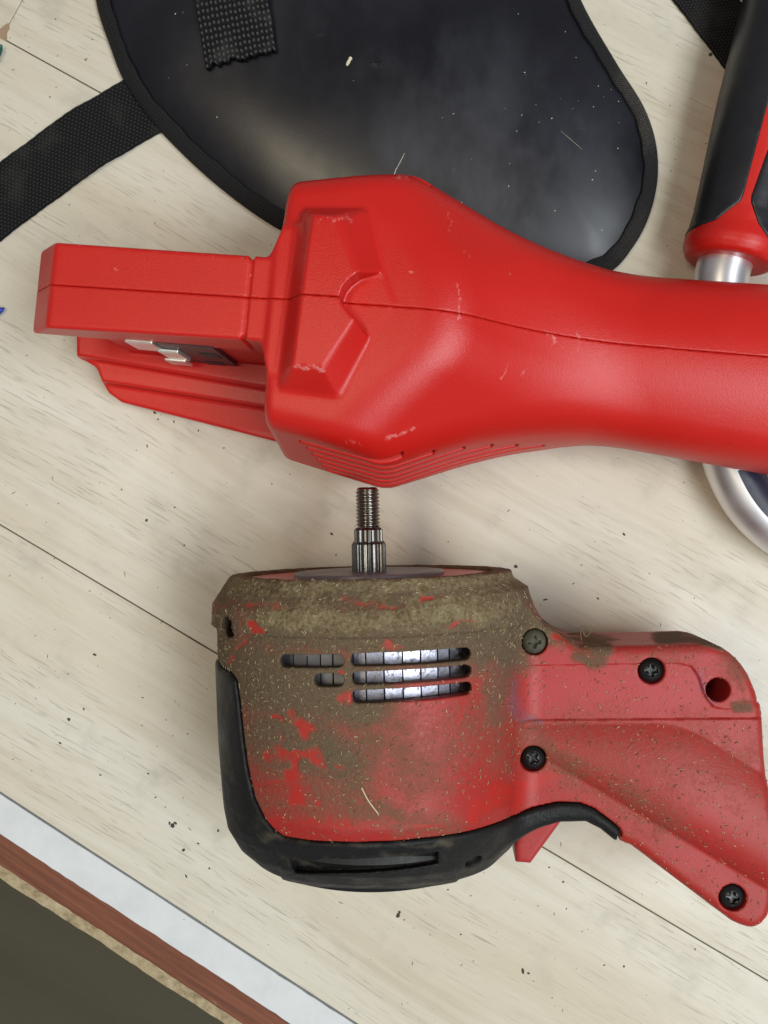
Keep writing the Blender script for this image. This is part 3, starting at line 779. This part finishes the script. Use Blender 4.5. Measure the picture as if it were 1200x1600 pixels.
v, f = ell_disc(-0.35, 3.0, 28.0, 28.0, n=80); v[:, 2] += 1.0; link_mesh('bearing_plate', v, f, M['ring'], motor, smooth=False)
# shaft: splined part, then the threaded end
sq = lambda th, q: 0.12*np.tanh(3*np.cos(11*th))
prof = [(4, 5.75), (-10.3, 5.75), (-11.3, 5.2), (-11.5, 5.15)]
v, f = lathe(prof, 160, sq); shaft = link_mesh('drive_shaft', v, f, M['spline'], motor, smooth=False)
sq2 = lambda th, q: 0.07*np.tanh(3*np.cos(11*th+0.2))
v, f = lathe([(-11, 5.0), (-15.6, 5.0), (-16.6, 4.3)], 160, sq2); link_mesh('spline_shoulder', v, f, M['spline'], shaft, smooth=False)
pit = 1.32; qs = np.linspace(-15.9, -31.6, 190); th = np.arange(56)*2*np.pi/56
vs = []
for qq in qs:
    ph = (qq/pit+th/(2*np.pi)) % 1.0
    tri = np.abs(ph-0.5)*2
    amp = np.clip((qq+31.6)/1.6, 0, 1)*np.clip((-16.2-qq)/0.8, 0, 1)
    rr = 3.75+0.72*np.clip(tri*1.25, 0, 1)*amp-0.35*(1-np.clip((qq+31.6)/0.7, 0, 1))
    vs.append(np.stack([unloc(rr[i]*math.cos(th[i]), qq, 51+rr[i]*math.sin(th[i])) for i in range(56)]))
f = grid_faces(len(qs), 56, True)[:, ::-1].tolist()+[[k for k in range(56)], [(len(qs)-1)*56+k for k in range(56)][::-1]]
link_mesh('thread', np.concatenate(vs), f, M['steel'], shaft)
# stator inside, one bright bar after another
def bar(th0, th1, A_, B_, q0, q1, m, parent, thick=3.0):
    ts = np.linspace(th0, th1, 2); vs = []
    for qq in (q0, q1):
        for t in ts: vs.append(unloc(A_*math.sin(t), qq, 50+B_*math.cos(t)))
        for t in ts[::-1]: vs.append(unloc((A_-thick)*math.sin(t), qq, 50+(B_-thick)*math.cos(t)))
    n = 4; f = [[i, (i+1) % n, n+(i+1) % n, n+i] for i in range(n)]
    f += [[k for k in range(n)][::-1], [n+k for k in range(n)]]
    return link_mesh('stator_bar', np.array(vs), f, m, parent, smooth=False)
dk, dkf = ell_disc(20, 95, 43.0, 37.5); stator = link_mesh('stator', dk, dkf, M['dark'], motor, smooth=False)
# bars follow the gaps seen through the slots
edges_px = [428, 455, 478, 500, 520, 540, 552, 572, 600, 629, 657, 684, 703, 720, 740]
k = 0
for u0, u1 in zip(edges_px[:-1], edges_px[1:]):
    z = 92.0; a0 = Lm([(u0+1.2, 1050)], z)[0][0]; a1 = Lm([(u1-1.2, 1050)], z)[0][0]
    bar(math.asin(a0/48.5), math.asin(a1/48.5), 48.5, 42.4 if k % 2 else 42.0, 21, 64, M['stator'] if k > 5 else M['ring'], stator); k += 1

# screws
def screw_f(x, y, z):
    r = np.sqrt(x*x+y*y)
    f = smax(np.sqrt(r*r+(z+3.2)**2)-5.1, smax(r-4.35, -2.2-z, 0.3), 0.5)
    th = np.arctan2(y, x)
    cr = np.minimum(np.maximum(np.abs(x)-0.62, np.abs(y)-2.3), np.maximum(np.abs(y)-0.62, np.abs(x)-2.3))
    cr = np.minimum(cr, r-1.25)
    return np.maximum(f, -np.maximum(cr, 0.1-z))
sv, sq_ = mesh_sdf(screw_f, (-5.2, -5.2, -3), (5.2, 5.2, 3), 0.28, nb=4, slack=2.0)
src = None
for i, p in enumerate(sc_pos):
    zz = p[2]-1.0 if i != 0 else p[2]-0.8
    if src is None:
        src = link_mesh('screw', sv+np.array([p[0], p[1], zz]), sq_, M['screwd'], motor, loc=(p[0], p[1], zz)); src['label'] = 'screw caked with dirt'
        blk = None
    else:
        if blk is None:
            blk = link_mesh('screw', sv+np.array([p[0], p[1], zz]), sq_, M['screw'], motor, loc=(p[0], p[1], zz))
        else:
            o = blk.copy(); C.objects.link(o); o.parent = motor
            o.location = (np.array([p[0], p[1], zz])-origin_of(motor))*0.001; o.rotation_euler[2] = 0.5*i
# trigger
tp = Lm([(801, 1316), (811, 1275), (876, 1255), (878, 1280), (856, 1310), (829, 1347), (803, 1345)], 44)
def trig(x, y, z):
    a, q = loc_m(x, y); return smax(sdpoly(tp, a, q)+1.0, np.abs(z-39)-9+np.clip(1, 0, 1), 2.5)-0.6
p0 = unloc(*tp.mean(0), 39)
v, q = mesh_sdf(trig, p0-24, p0+24, 0.6, nb=6)
link_mesh('trigger', v, q, M['dirty'], motor, attrs={'dirt': np.full(len(v), 0.2), 'pale': np.full(len(v), 0.5)})
# grass clippings stuck on the shell
fc = shell_q; a_, b_, c_, d_ = (shell_v[fc[:, i]] for i in range(4))
nrm = np.cross(c_-a_, d_-b_); nl = np.linalg.norm(nrm, axis=1)+1e-9; nrm /= nl[:, None]; cen = (a_+b_+c_+d_)/4
dm = np.maximum(0.22, paint(cen, DIRT)); clm = paint(cen, CLEAN)
inslot = np.abs(shell_solid(*cen.T.astype(F32))) < 0.25
pr = np.where((nrm[:, 2] > 0.3) & inslot, nl*(0.25+dm)*(1-0.8*clm), 0); pr /= pr.sum()
def fleck_mesh(name, count, m, lo, hi, wid):
    ids = rng.choice(len(cen), count, p=pr); V = []; Fq = []
    for j in ids:
        nn = nrm[j]; t = _n(np.cross(nn, rng.normal(size=3))); b = np.cross(nn, t)
        L = rng.uniform(lo, hi)*rng.uniform(0.5, 1); w = wid*rng.uniform(0.6, 1.4); bend = rng.normal(0, 0.25)*L
        base = cen[j]+nn*0.10; k0 = len(V)
        for s_ in (-1, 0, 1):
            pp = base+t*L*0.5*s_+b*bend*(1-s_*s_)+nn*(abs(rng.normal(0, 0.10))+0.02)
            ww = w*(0.35 if s_ else 1)
            V += [pp-b*ww*0.5, pp+nn*w*0.35, pp+b*ww*0.5]
        for r_ in (0, 1):
            i = k0+3*r_; Fq += [[i, i+3, i+4, i+1], [i+1, i+4, i+5, i+2], [i+2, i+5, i+3, i]]
    o = link_mesh(name, np.array(V), np.array(Fq)[:, ::-1].copy(), m, motor, smooth=False); o['kind'] = 'stuff'
fleck_mesh('grass_clippings', 1150, M['straw'], 0.6, 2.0, 0.22)
fleck_mesh('pale_clippings', 520, M['straw2'], 0.5, 1.9, 0.2)
fleck_mesh('brown_clippings', 900, M['straw3'], 0.6, 1.8, 0.34)
def strand(pts, r):
    return tube(catmull(pts, 6), r, 6)
sp_ = [hit(shell, 565, 1230)+[0, 0, .4], hit(shell, 576, 1250)+[0, 0, .8], hit(shell, 592, 1272)+[0, 0, .4]]
v, f = strand(sp_, 0.26); link_mesh('straw', v, f, M['straw2'], motor)
hp = P(913, 988, 58)
curl = [hp+np.array(o) for o in ((-1, -3, 0), (-1.5, 0, 1), (-0.5, 2.5, 1.5), (1.5, 1.8, 1), (2.0, 0, 0.5), (0.5, -1.5, 0), (-0.5, 0.5, 0.5), (-0.3, 2.5, 1))]
v, f = strand(curl, 0.2); link_mesh('dry_stem', v, f, M['straw3'], motor)

# ================================================================== THE SHIN GUARD (black vinyl, bound edge, straps)
gout = catmull([tuple(P(u, v, 4)[:2]) for u, v in [(150, 0), (172, 70), (196, 128), (240, 190), (330, 278), (432, 352), (540, 398), (680, 430), (830, 442), (940, 428), (992, 378), (1021, 312), (1027, 240),
                                                   (1008, 170), (962, 95), (912, 8), (870, -90), (780, -220), (600, -290), (380, -280), (200, -180), (145, -80)]], 10, True)
gc = P(590, 120, 4)[:2]
def mat_z(x, y): 
    d = -sdpoly(gout, x, y); return 2.2+14.0*(1-np.exp(-np.maximum(d, 0)/25.0))
guard = root('shin_guard', (*gc, 0), 'black vinyl shin guard with fabric-bound edge lying at the top behind the red tool', 'protective pad')
NR = 70; rr = np.linspace(0.0005, 1, NR)**0.8
gv = []
for r_ in rr:
    pts = gc+(gout-gc)*r_*0.985; gv.append(np.c_[pts, mat_z(pts[:, 0].astype(F32), pts[:, 1].astype(F32))])
gv = np.concatenate(gv); ng = len(gout)
gf = grid_faces(NR, ng, True).tolist()+[[k for k in range(ng)][::-1]]
bot = gv.copy(); bot[:, 2] -= 1.8
gf += [[a+len(gv) for a in f[::-1]] for f in gf]
e0 = (NR-1)*ng
gf += [[e0+k, e0+len(gv)+k, e0+len(gv)+(k+1) % ng, e0+(k+1) % ng] for k in range(ng)]
a2 = sum(gout[i-1][0]*gout[i][1]-gout[i][0]*gout[i-1][1] for i in range(ng))
if a2 < 0: pass
gm = link_mesh('vinyl_panel', np.concatenate([gv, bot]), gf, M['vinyl'], guard, attrs={'film': paint(np.concatenate([gv, bot]), [((700, 130), (880, 250), 110, .5), ((650, 250), (860, 360), 90, .65), ((900, 180), (960, 260), 40, .45), ((470, 40), (640, 120), 80, .3), ((450, 290), (520, 290), 30, .4)])})
# bound edge: a folded tape round the rim
tg = np.roll(gout, -1, 0)-np.roll(gout, 1, 0); tg /= np.linalg.norm(tg, axis=1)[:, None]
nin = np.stack([-tg[:, 1], tg[:, 0]], 1)
if ((gc-gout)*nin).sum(1).mean() < 0: nin = -nin
arc = np.r_[0, np.cumsum(np.linalg.norm(np.diff(gout, axis=0), axis=1))]
prof = [(6.3, 0.35), (6.1, 0.9), (5.0, 1.25), (3.4, 1.2), (1.8, 1.35), (0.4, 1.0), (-0.5, 0.0), (-0.6, -0.9), (0.2, -1.9), (1.5, -2.3), (4.0, -2.2), (6.2, -2.0)]
res = 4
idx = np.linspace(0, ng, ng*res, endpoint=False)
def samp(arr): return np.stack([np.interp(idx, np.arange(ng+1), np.r_[arr[:, k], arr[:1, k]]) for k in range(arr.shape[1])], 1)
go, ni = samp(gout), samp(nin); ar = np.interp(idx, np.arange(ng+1), np.r_[arc, arc[-1]+np.linalg.norm(gout[0]-gout[-1])])
bv = []; al = []; ac = []
wob = 0.25*np.sin(ar*0.21)+0.2*np.sin(ar*0.53+1)
for i in range(len(go)):
    for k, (w, hgt) in enumerate(prof):
        xy = go[i]+ni[i]*(w+wob[i]*(k < 3)); zz = float(mat_z(np.array([xy[0]], F32), np.array([xy[1]], F32))[0]) if False else 0
        bv.append([xy[0], xy[1], hgt]); al.append(ar[i]); ac.append(k*1.3)
bv = np.array(bv); bv[:, 2] += mat_z(bv[:, 0].astype(F32), bv[:, 1].astype(F32))+0.25
bf = grid_faces(len(go), len(prof), True)
bf2 = np.concatenate([bf, np.stack([np.arange(len(prof)), np.roll(np.arange(len(prof)), -1), (len(go)-1)*len(prof)+np.roll(np.arange(len(prof)), -1), (len(go)-1)*len(prof)+np.arange(len(prof))], 1)])
bd = paint(bv, [((985, 130), (1015, 215), 22, .8), ((1000, 160), (1010, 190), 12, 1.0), ((940, 440), (1000, 350), 20, .25)])
link_mesh('edge_binding', bv, bf2, M['bind'], guard, attrs={'along': al, 'across': ac, 'dust': bd})
# woven straps: every rib of the weave is raised
def webbing(name, path, width, zf, m, parent=None, cw=1.5, cl=1.7, amp=0.32, sub=5, off=0.5, end_ragged=False, thick=1.5):
    path = catmull(path, 20); seg = np.r_[0, np.cumsum(np.linalg.norm(np.diff(path[:, :2], axis=0), axis=1))]
    L = seg[-1]; nl_ = int(L/cl*sub); nw = int(width/cw*sub)
    ls = np.linspace(0, L, nl_)
    cx_, cy_ = np.interp(ls, seg, path[:, 0]), np.interp(ls, seg, path[:, 1])
    tx, ty = np.gradient(cx_), np.gradient(cy_); tl = np.hypot(tx, ty); tx, ty = tx/tl, ty/tl
    V = []
    ws = np.linspace(-width/2, width/2, nw)
    LL, WW = np.meshgrid(ls, ws, indexing='ij')
    jit = 0.35*np.sin(LL*0.37)+0.25*np.sin(LL*1.3+1)
    x = cx_[:, None]-ty[:, None]*(WW+jit*0.25); y = cy_[:, None]+tx[:, None]*(WW+jit*0.25)
    ci = np.floor((WW+width/2)/cw); lj = (LL/cl+off*(ci % 2))
    b = np.abs(np.sin(np.pi*(WW+width/2)/cw))**0.7*np.abs(np.sin(np.pi*lj))**0.7
    if end_ragged: 
        k = np.clip((LL-(L-5))/5, 0, 1); rag = np.convolve(rng.normal(0, 1.6, nw+6), np.ones(7)/7, 'valid')[None]+rng.normal(0, 0.12, nw)[None]+0.5*np.sin(WW*0.33)
        x = x+tx[:, None]*k*rag; y = y+ty[:, None]*k*rag
    z = zf(x, y)+thick+amp*b-0.5*np.clip((np.abs(WW)-width/2+0.8)/0.8, 0, 1)
    rib = np.r_[b.ravel(), np.zeros(b.size)]
    topv = np.stack([x, y, z], -1).reshape(-1, 3)
    botv = np.stack([x, y, zf(x, y)+0.15], -1).reshape(-1, 3)
    ft = grid_faces(nl_, nw)
    N = len(topv); fb = ft[:, ::-1]+N
    rim = []
    per = [i*nw for i in range(nl_)]+[(nl_-1)*nw+j for j in range(1, nw)]+[i*nw+nw-1 for i in range(nl_-2, -1, -1)]+[j for j in range(nw-2, 0, -1)]
    for a, b2 in zip(per, per[1:]+per[:1]): rim.append([b2, a, a+N, b2+N])
    return link_mesh(name, np.concatenate([topv, botv]), np.concatenate([ft, fb, np.array(rim)]), m, parent, smooth=True, attrs={'rib': rib})
def flatz(x, y): return 0.3+0*x
def left_z(x, y): 
    d = -sdpoly(gout, x.astype(F32), y.astype(F32)); return np.where(d > 0, 0.3, 0.3+1.2*np.exp(-((d+28)/14)**2))
lp = [P(u, v, 2) for u, v in [(285, 128), (222, 163), (175, 192), (120, 226), (60, 268), (0, 312), (-60, 360), (-130, 420)]]
webbing('side_strap', [p[:2] for p in lp], 28.5, left_z, M['web'], guard, cw=1.35, cl=2.0, amp=0.4, off=0.5)
def on_mat(x, y): return mat_z(x.astype(F32), y.astype(F32))+0.5+1.2*np.clip((y-P(370, 60, 20)[1])/20, 0, 3)
tpz = [P(u, v, 22) for u, v in [(352, -110), (355, -50), (361, 12), (371, 80)]]
webbing('top_strap', [p[:2] for p in tpz], 31.0, on_mat, M['webtop'], guard, cw=1.95, cl=2.6, amp=0.9, off=0.12, thick=2.3, end_ragged=True)
rp = [P(u, v, 2) for u, v in [(1060, -60), (1100, -8), (1150, 58), (1200, 124), (1260, 200)]]
ws_ = webbing('webbing_strap', [p[:2] for p in rp], 21.5, flatz, M['web'], None, cw=1.25, cl=1.5)
tag(ws_, 'black woven strap end lying beneath the black and red grip at top right', 'strap')

# ================================================================== THE LOOP HANDLE (grip, collar, tube)
GZ = 18.0
g0, g1 = P(1141, 398, GZ), P(1252, -60, GZ)
ax = _n(g1-g0); axn = np.array([ax[1], -ax[0], 0])                   # to the right of the axis
loop = root('loop_handle', (*g0[:2], 0), 'silver tube handle with black and red grip crossing under the red housing at right', 'handle')
GL = float(np.linalg.norm(g1-g0))
def grip_loc(x, y, z):
    dx, dy = x-g0[0], y-g0[1]
    return dx*ax[0]+dy*ax[1], dx*axn[0]+dy*axn[1], z-GZ
GPR = [(-4, 15.5), (-2.5, 17.4), (0, 18.6), (3, 18.8), (8, 17.6), (14, 17.2), (60, 18.4), (150, 17.8)]
def grip_r(l): return np.interp(l, [p[0] for p in GPR], [p[1] for p in GPR]).astype(F32)
def grip_f(x, y, z):
    l, w, h_ = grip_loc(x, y, z)
    return smax((np.sqrt(w*w+h_*h_+1e-6)-grip_r(l)), np.maximum(-3.8-l, l-150), 1.0)*0.95
def ghit(u, v): 
    p = hit(grip_f, u, v, 60); l, w, h_ = grip_loc(*p); return float(l), float(math.atan2(w, h_)*17.6)
padL = np.array([ghit(*c) for c in [(1089, 356), (1104, 350), (1120, 344), (1158, 315), (1163, 305), (1200, 165)]])
padL = np.concatenate([[(padL[0][0]-1, -36)], padL, [(GL+40, padL[-1][1]-0.5*0), (GL+40, -36)]])
rr_ = [ghit(*c) for c in [(1199, 232), (1173, 305), (1172, 316), (1184, 350), (1199, 372)]]
padR = np.array([(GL+40, rr_[0][1])]+rr_+[(rr_[-1][0]-4, 36), (GL+40, 36)])
def pads(poly):
    def f(x, y, z):
        l, w, h_ = grip_loc(x, y, z); arcl = np.arctan2(w, h_)*17.6
        d = sdpoly(poly, l, arcl)
        return smax(smax(grip_f(x, y, z)-0.55, d+0.25, 0.8), -grip_f(x, y, z)-1.6, 0.3)
    return f
def red_f(x, y, z):
    l, w, h_ = grip_loc(x, y, z); arcl = np.arctan2(w, h_)*17.6
    return grip_f(x, y, z)
lo = np.minimum(g0, g1)-24; hi = np.maximum(g0, g1)+24; lo[2] = -2; hi[2] = 40
hi[1] = min(hi[1], P(1200, -40, 18)[1]+6)
v, q = mesh_sdf(red_f, lo, hi, 0.8); gr_red = link_mesh('grip_core', v, q, M['red'], loop, attrs={'scuff': paint(v, [((1105, 385), (1195, 395), 12, .36)])})
for pp in (padL, padR):
    v, q = mesh_sdf(pads(pp), lo, hi, 0.7, slack=2.0); link_mesh('grip_pad', v, q, M['pad'], loop)
tz = 17.0
tpts = [g0+ax*6, P(1127, 435, tz+1), P(1127, 520, tz), P(1128, 600, 15), P(1133, 680, 13), P(1146, 735, 12), P(1178, 790, 12), P(1225, 832, 12), P(1300, 870, 12)]
tpath = catmull(tpts, 10)
v, f = tube(tpath, 10.6, 32); tube_o = link_mesh('tube', v, f, M['alu'], loop)
# navy label wrapped on the bend
lab_poly = np.array([P(u, v, 21)[:2] for u, v in [(1172, 738), (1157, 792), (1164, 800), (1215, 826), (1260, 780), (1230, 735)]])
seg_c = tpath
lv = []; lf = []
i0 = [k for k in range(len(tpath)) if tpath[k][1] < P(0, 736, 12)[1]][0]
lab_c = tpath[i0:i0+26]
T = np.gradient(lab_c, axis=0); T /= np.linalg.norm(T, axis=1)[:, None]
th = np.linspace(math.radians(-10), math.radians(100), 12)
for i in range(len(lab_c)):
    a_ = _n(np.cross([0, 0, 1.0], T[i]))
    for t_ in th: lv.append(lab_c[i]+10.75*(np.cos(t_)*a_+np.sin(t_)*np.array([0, 0, 1.0])))
link_mesh('label', np.array(lv), grid_faces(len(lab_c), len(th))[:, ::-1].copy(), M['sticker'], loop)

# ================================================================== BITS LYING ABOUT
def blob_mesh(items):
    V = []; Fq = []
    for p, r, fl in items:
        k0 = len(V); a = rng.uniform(0, 6.28); sx = rng.uniform(0.6, 1.5); n = 6
        for lev, (zz, s_) in enumerate(((0.02, 1.0), (0.5*fl, 0.85))):
            for i in range(n):
                t = i*2*np.pi/n; rr0 = r*s_*rng.uniform(0.65, 1.15)
                x, y = rr0*math.cos(t)*sx, rr0*math.sin(t)/sx
                V.append(p+np.array([x*math.cos(a)-y*math.sin(a), x*math.sin(a)+y*math.cos(a), zz*r]))
        V.append(p+np.array([0, 0, 0.8*fl*r]))
        for i in range(n):
            j = (i+1) % n; Fq += [[k0+i, k0+j, k0+n+j], [k0+i, k0+n+j, k0+n+i], [k0+n+i, k0+n+j, k0+2*n]]
    return np.array(V), np.array(Fq)
items = []
for u, v, r in [(270, 1290, 1.3), (274, 1286, .9), (265, 1286, .8), (287, 1328, 1.0), (341, 1298, .7), (327, 1357, .6), (310, 1318, .6), (291, 1369, .7), (243, 1246, .5), (148, 1023, .9), (108, 1124, 1.1), (94, 1161, .7), (229, 813, .8), (223, 1090, .5), (131, 1108, .6), (622, 1430, 1.2), (624, 1425, .8), (817, 1517, 1.1), (826, 1521, .7),
                (1110, 85, 1.2), (232, 1209, .6), (157, 1211, .6), (190, 765, .5), (273, 793, .5), (288, 852, .5), (85, 873, .4), (806, 885, 1.0), (852, 937, .8), (934, 935, .6), (896, 912, .5), (720, 1460, .5), (944, 1508, .5), (975, 1510, .6), (1086, 1483, .5), (885, 1420, .4), (700, 1390, .5), (858, 1355, .5), (880, 1378, .6), (242, 645, .8), (247, 655, .6), (272, 659, .6), (310, 673, .5), (518, 834, .8), (525, 867, .5), (230, 697, .6), (350, 700, .5), (1010, 130, .5), (975, 835, .8), (1045, 440, .5)]:
    items.append((P(u, v, 0), r*0.85, 0.8))
while len(items) < 260:
    u, v = rng.uniform(-20, 1220), rng.uniform(-20, 1620)
    p = P(u, v, 0)
    if (p[:2]-E0) @ dne < 2 or sdpoly(gout, np.array([p[0]], F32), np.array([p[1]], F32))[0] < 6: continue
    items.append((p, rng.uniform(0.07, 0.22), 0.5))
v, f = blob_mesh(items); o = link_mesh('dirt_crumbs', v, f, M['crumb'], smooth=False); tag(o, 'scattered dark dirt crumbs on the pale bench top', 'crumbs', kind='stuff')
ms = []
for _ in range(46):
    u, v = rng.normal(930, 60), rng.normal(170, 70)
    if rng.random() < 0.45: u, v = rng.uniform(230, 1000), rng.uniform(0, 330)
    p = P(u, v, 18)
    if sdpoly(gout, np.array([p[0]], F32), np.array([p[1]], F32))[0] > -8: continue
    p[2] = mat_z(np.array([p[0]], F32), np.array([p[1]], F32))[0]
    ms.append((p, rng.uniform(0.10, 0.30), 0.6))
v, f = blob_mesh(ms)
for u0, v0, u1, v1, w_ in ((632, 236, 619, 260, .09), (619, 258, 614, 272, .13), (878, 200, 912, 228, .05)):
    k0 = len(v); ps = []
    for t_ in np.linspace(0, 1, 6):
        p = P(u0+(u1-u0)*t_, v0+(v1-v0)*t_, 16); p[2] = mat_z(np.array([p[0]], F32), np.array([p[1]], F32))[0]+0.03
        d_ = _n(np.array([-(v1-v0), -(u1-u0), 0.0])) if True else 0
        wv = w_*(0.3+0.7*math.sin(math.pi*(0.1+0.8*t_)))
        ps += [p-d_*wv, p+d_*wv+[0, 0, .03]]
    v = np.concatenate([v, np.array(ps)])
    f = np.concatenate([f, np.array([[k0+2*i_, k0+2*i_+1, k0+2*i_+3] for i_ in range(5)]+[[k0+2*i_, k0+2*i_+3, k0+2*i_+2] for i_ in range(5)])])
tag(link_mesh('dust_specks', v, f, M['chip'], smooth=False), 'pale dust specks scattered on the black vinyl', 'dust', kind='stuff')
# hair-thin scratches of loose grass on the bench
gi = []
V, Fq = [], []
for _ in range(36):
    u, v = rng.uniform(0, 1200), rng.uniform(620, 1600); p = P(u, v, 0)
    if (p[:2]-E0) @ dne < 3: continue
    a = rng.uniform(0, 3.14); L = rng.uniform(1, 3.2); d = np.array([math.cos(a), math.sin(a), 0]); nn = np.array([-d[1], d[0], 0]); k0 = len(V)
    V += [p-d*L/2+[0, 0, .03], p+nn*0.16+[0, 0, .22], p-nn*0.16+[0, 0, .05], p+d*L/2+[0, 0, .1]]
    Fq += [[k0, k0+2, k0+1], [k0+2, k0+3, k0+1], [k0, k0+1, k0+3], [k0, k0+3, k0+2]]
tag(link_mesh('loose_clippings', np.array(V), np.array(Fq), M['straw3'], smooth=False), 'thin loose grass clippings scattered on the bench', 'clippings', kind='stuff')
zc = lambda p: float(mat_z(np.array([p[0]], F32), np.array([p[1]], F32))[0])
cp = [P(540, 95, 20), P(543, 89, 20), P(547, 82, 20)]
for p in cp: p[2] = zc(p)+0.7
v, f = tube(catmull(cp, 4), np.array([0.35, .6, .7, .8, .8, .7, .7, .9, .6])[:9], 6)
tag(link_mesh('wood_sliver', v, f, M['chip']), 'tiny pale wood sliver lying on the black vinyl panel', 'splinter')
# ends of two coloured pieces reaching in from the left edge
def capped(pts, rad):
    path = catmull(pts, 8); N = len(path); k = np.linspace(0, 1, N)
    r = rad*np.sqrt(np.clip(1-((k-0.0)/1.0)**8, 0.02, 1)); return tube(path, r, 20)
b0 = [P(-70, 520, 1.6), P(-30, 502, 1.6), P(7, 481, 1.6)]
v, f = capped(b0, 1.7); tag(link_mesh('blue_pen', v, f, M['blue']), 'blue plastic pen end at the left edge beside the red battery block', 'pen')
b1 = [P(-60, 150, 2.2), P(-25, 110, 2.2), P(3, 70, 2.2)]
v, f = capped(b1, 2.3); tag(link_mesh('green_pencil', v, f, M['green']), 'dark green pencil end at the left edge near the plank joint', 'pencil')
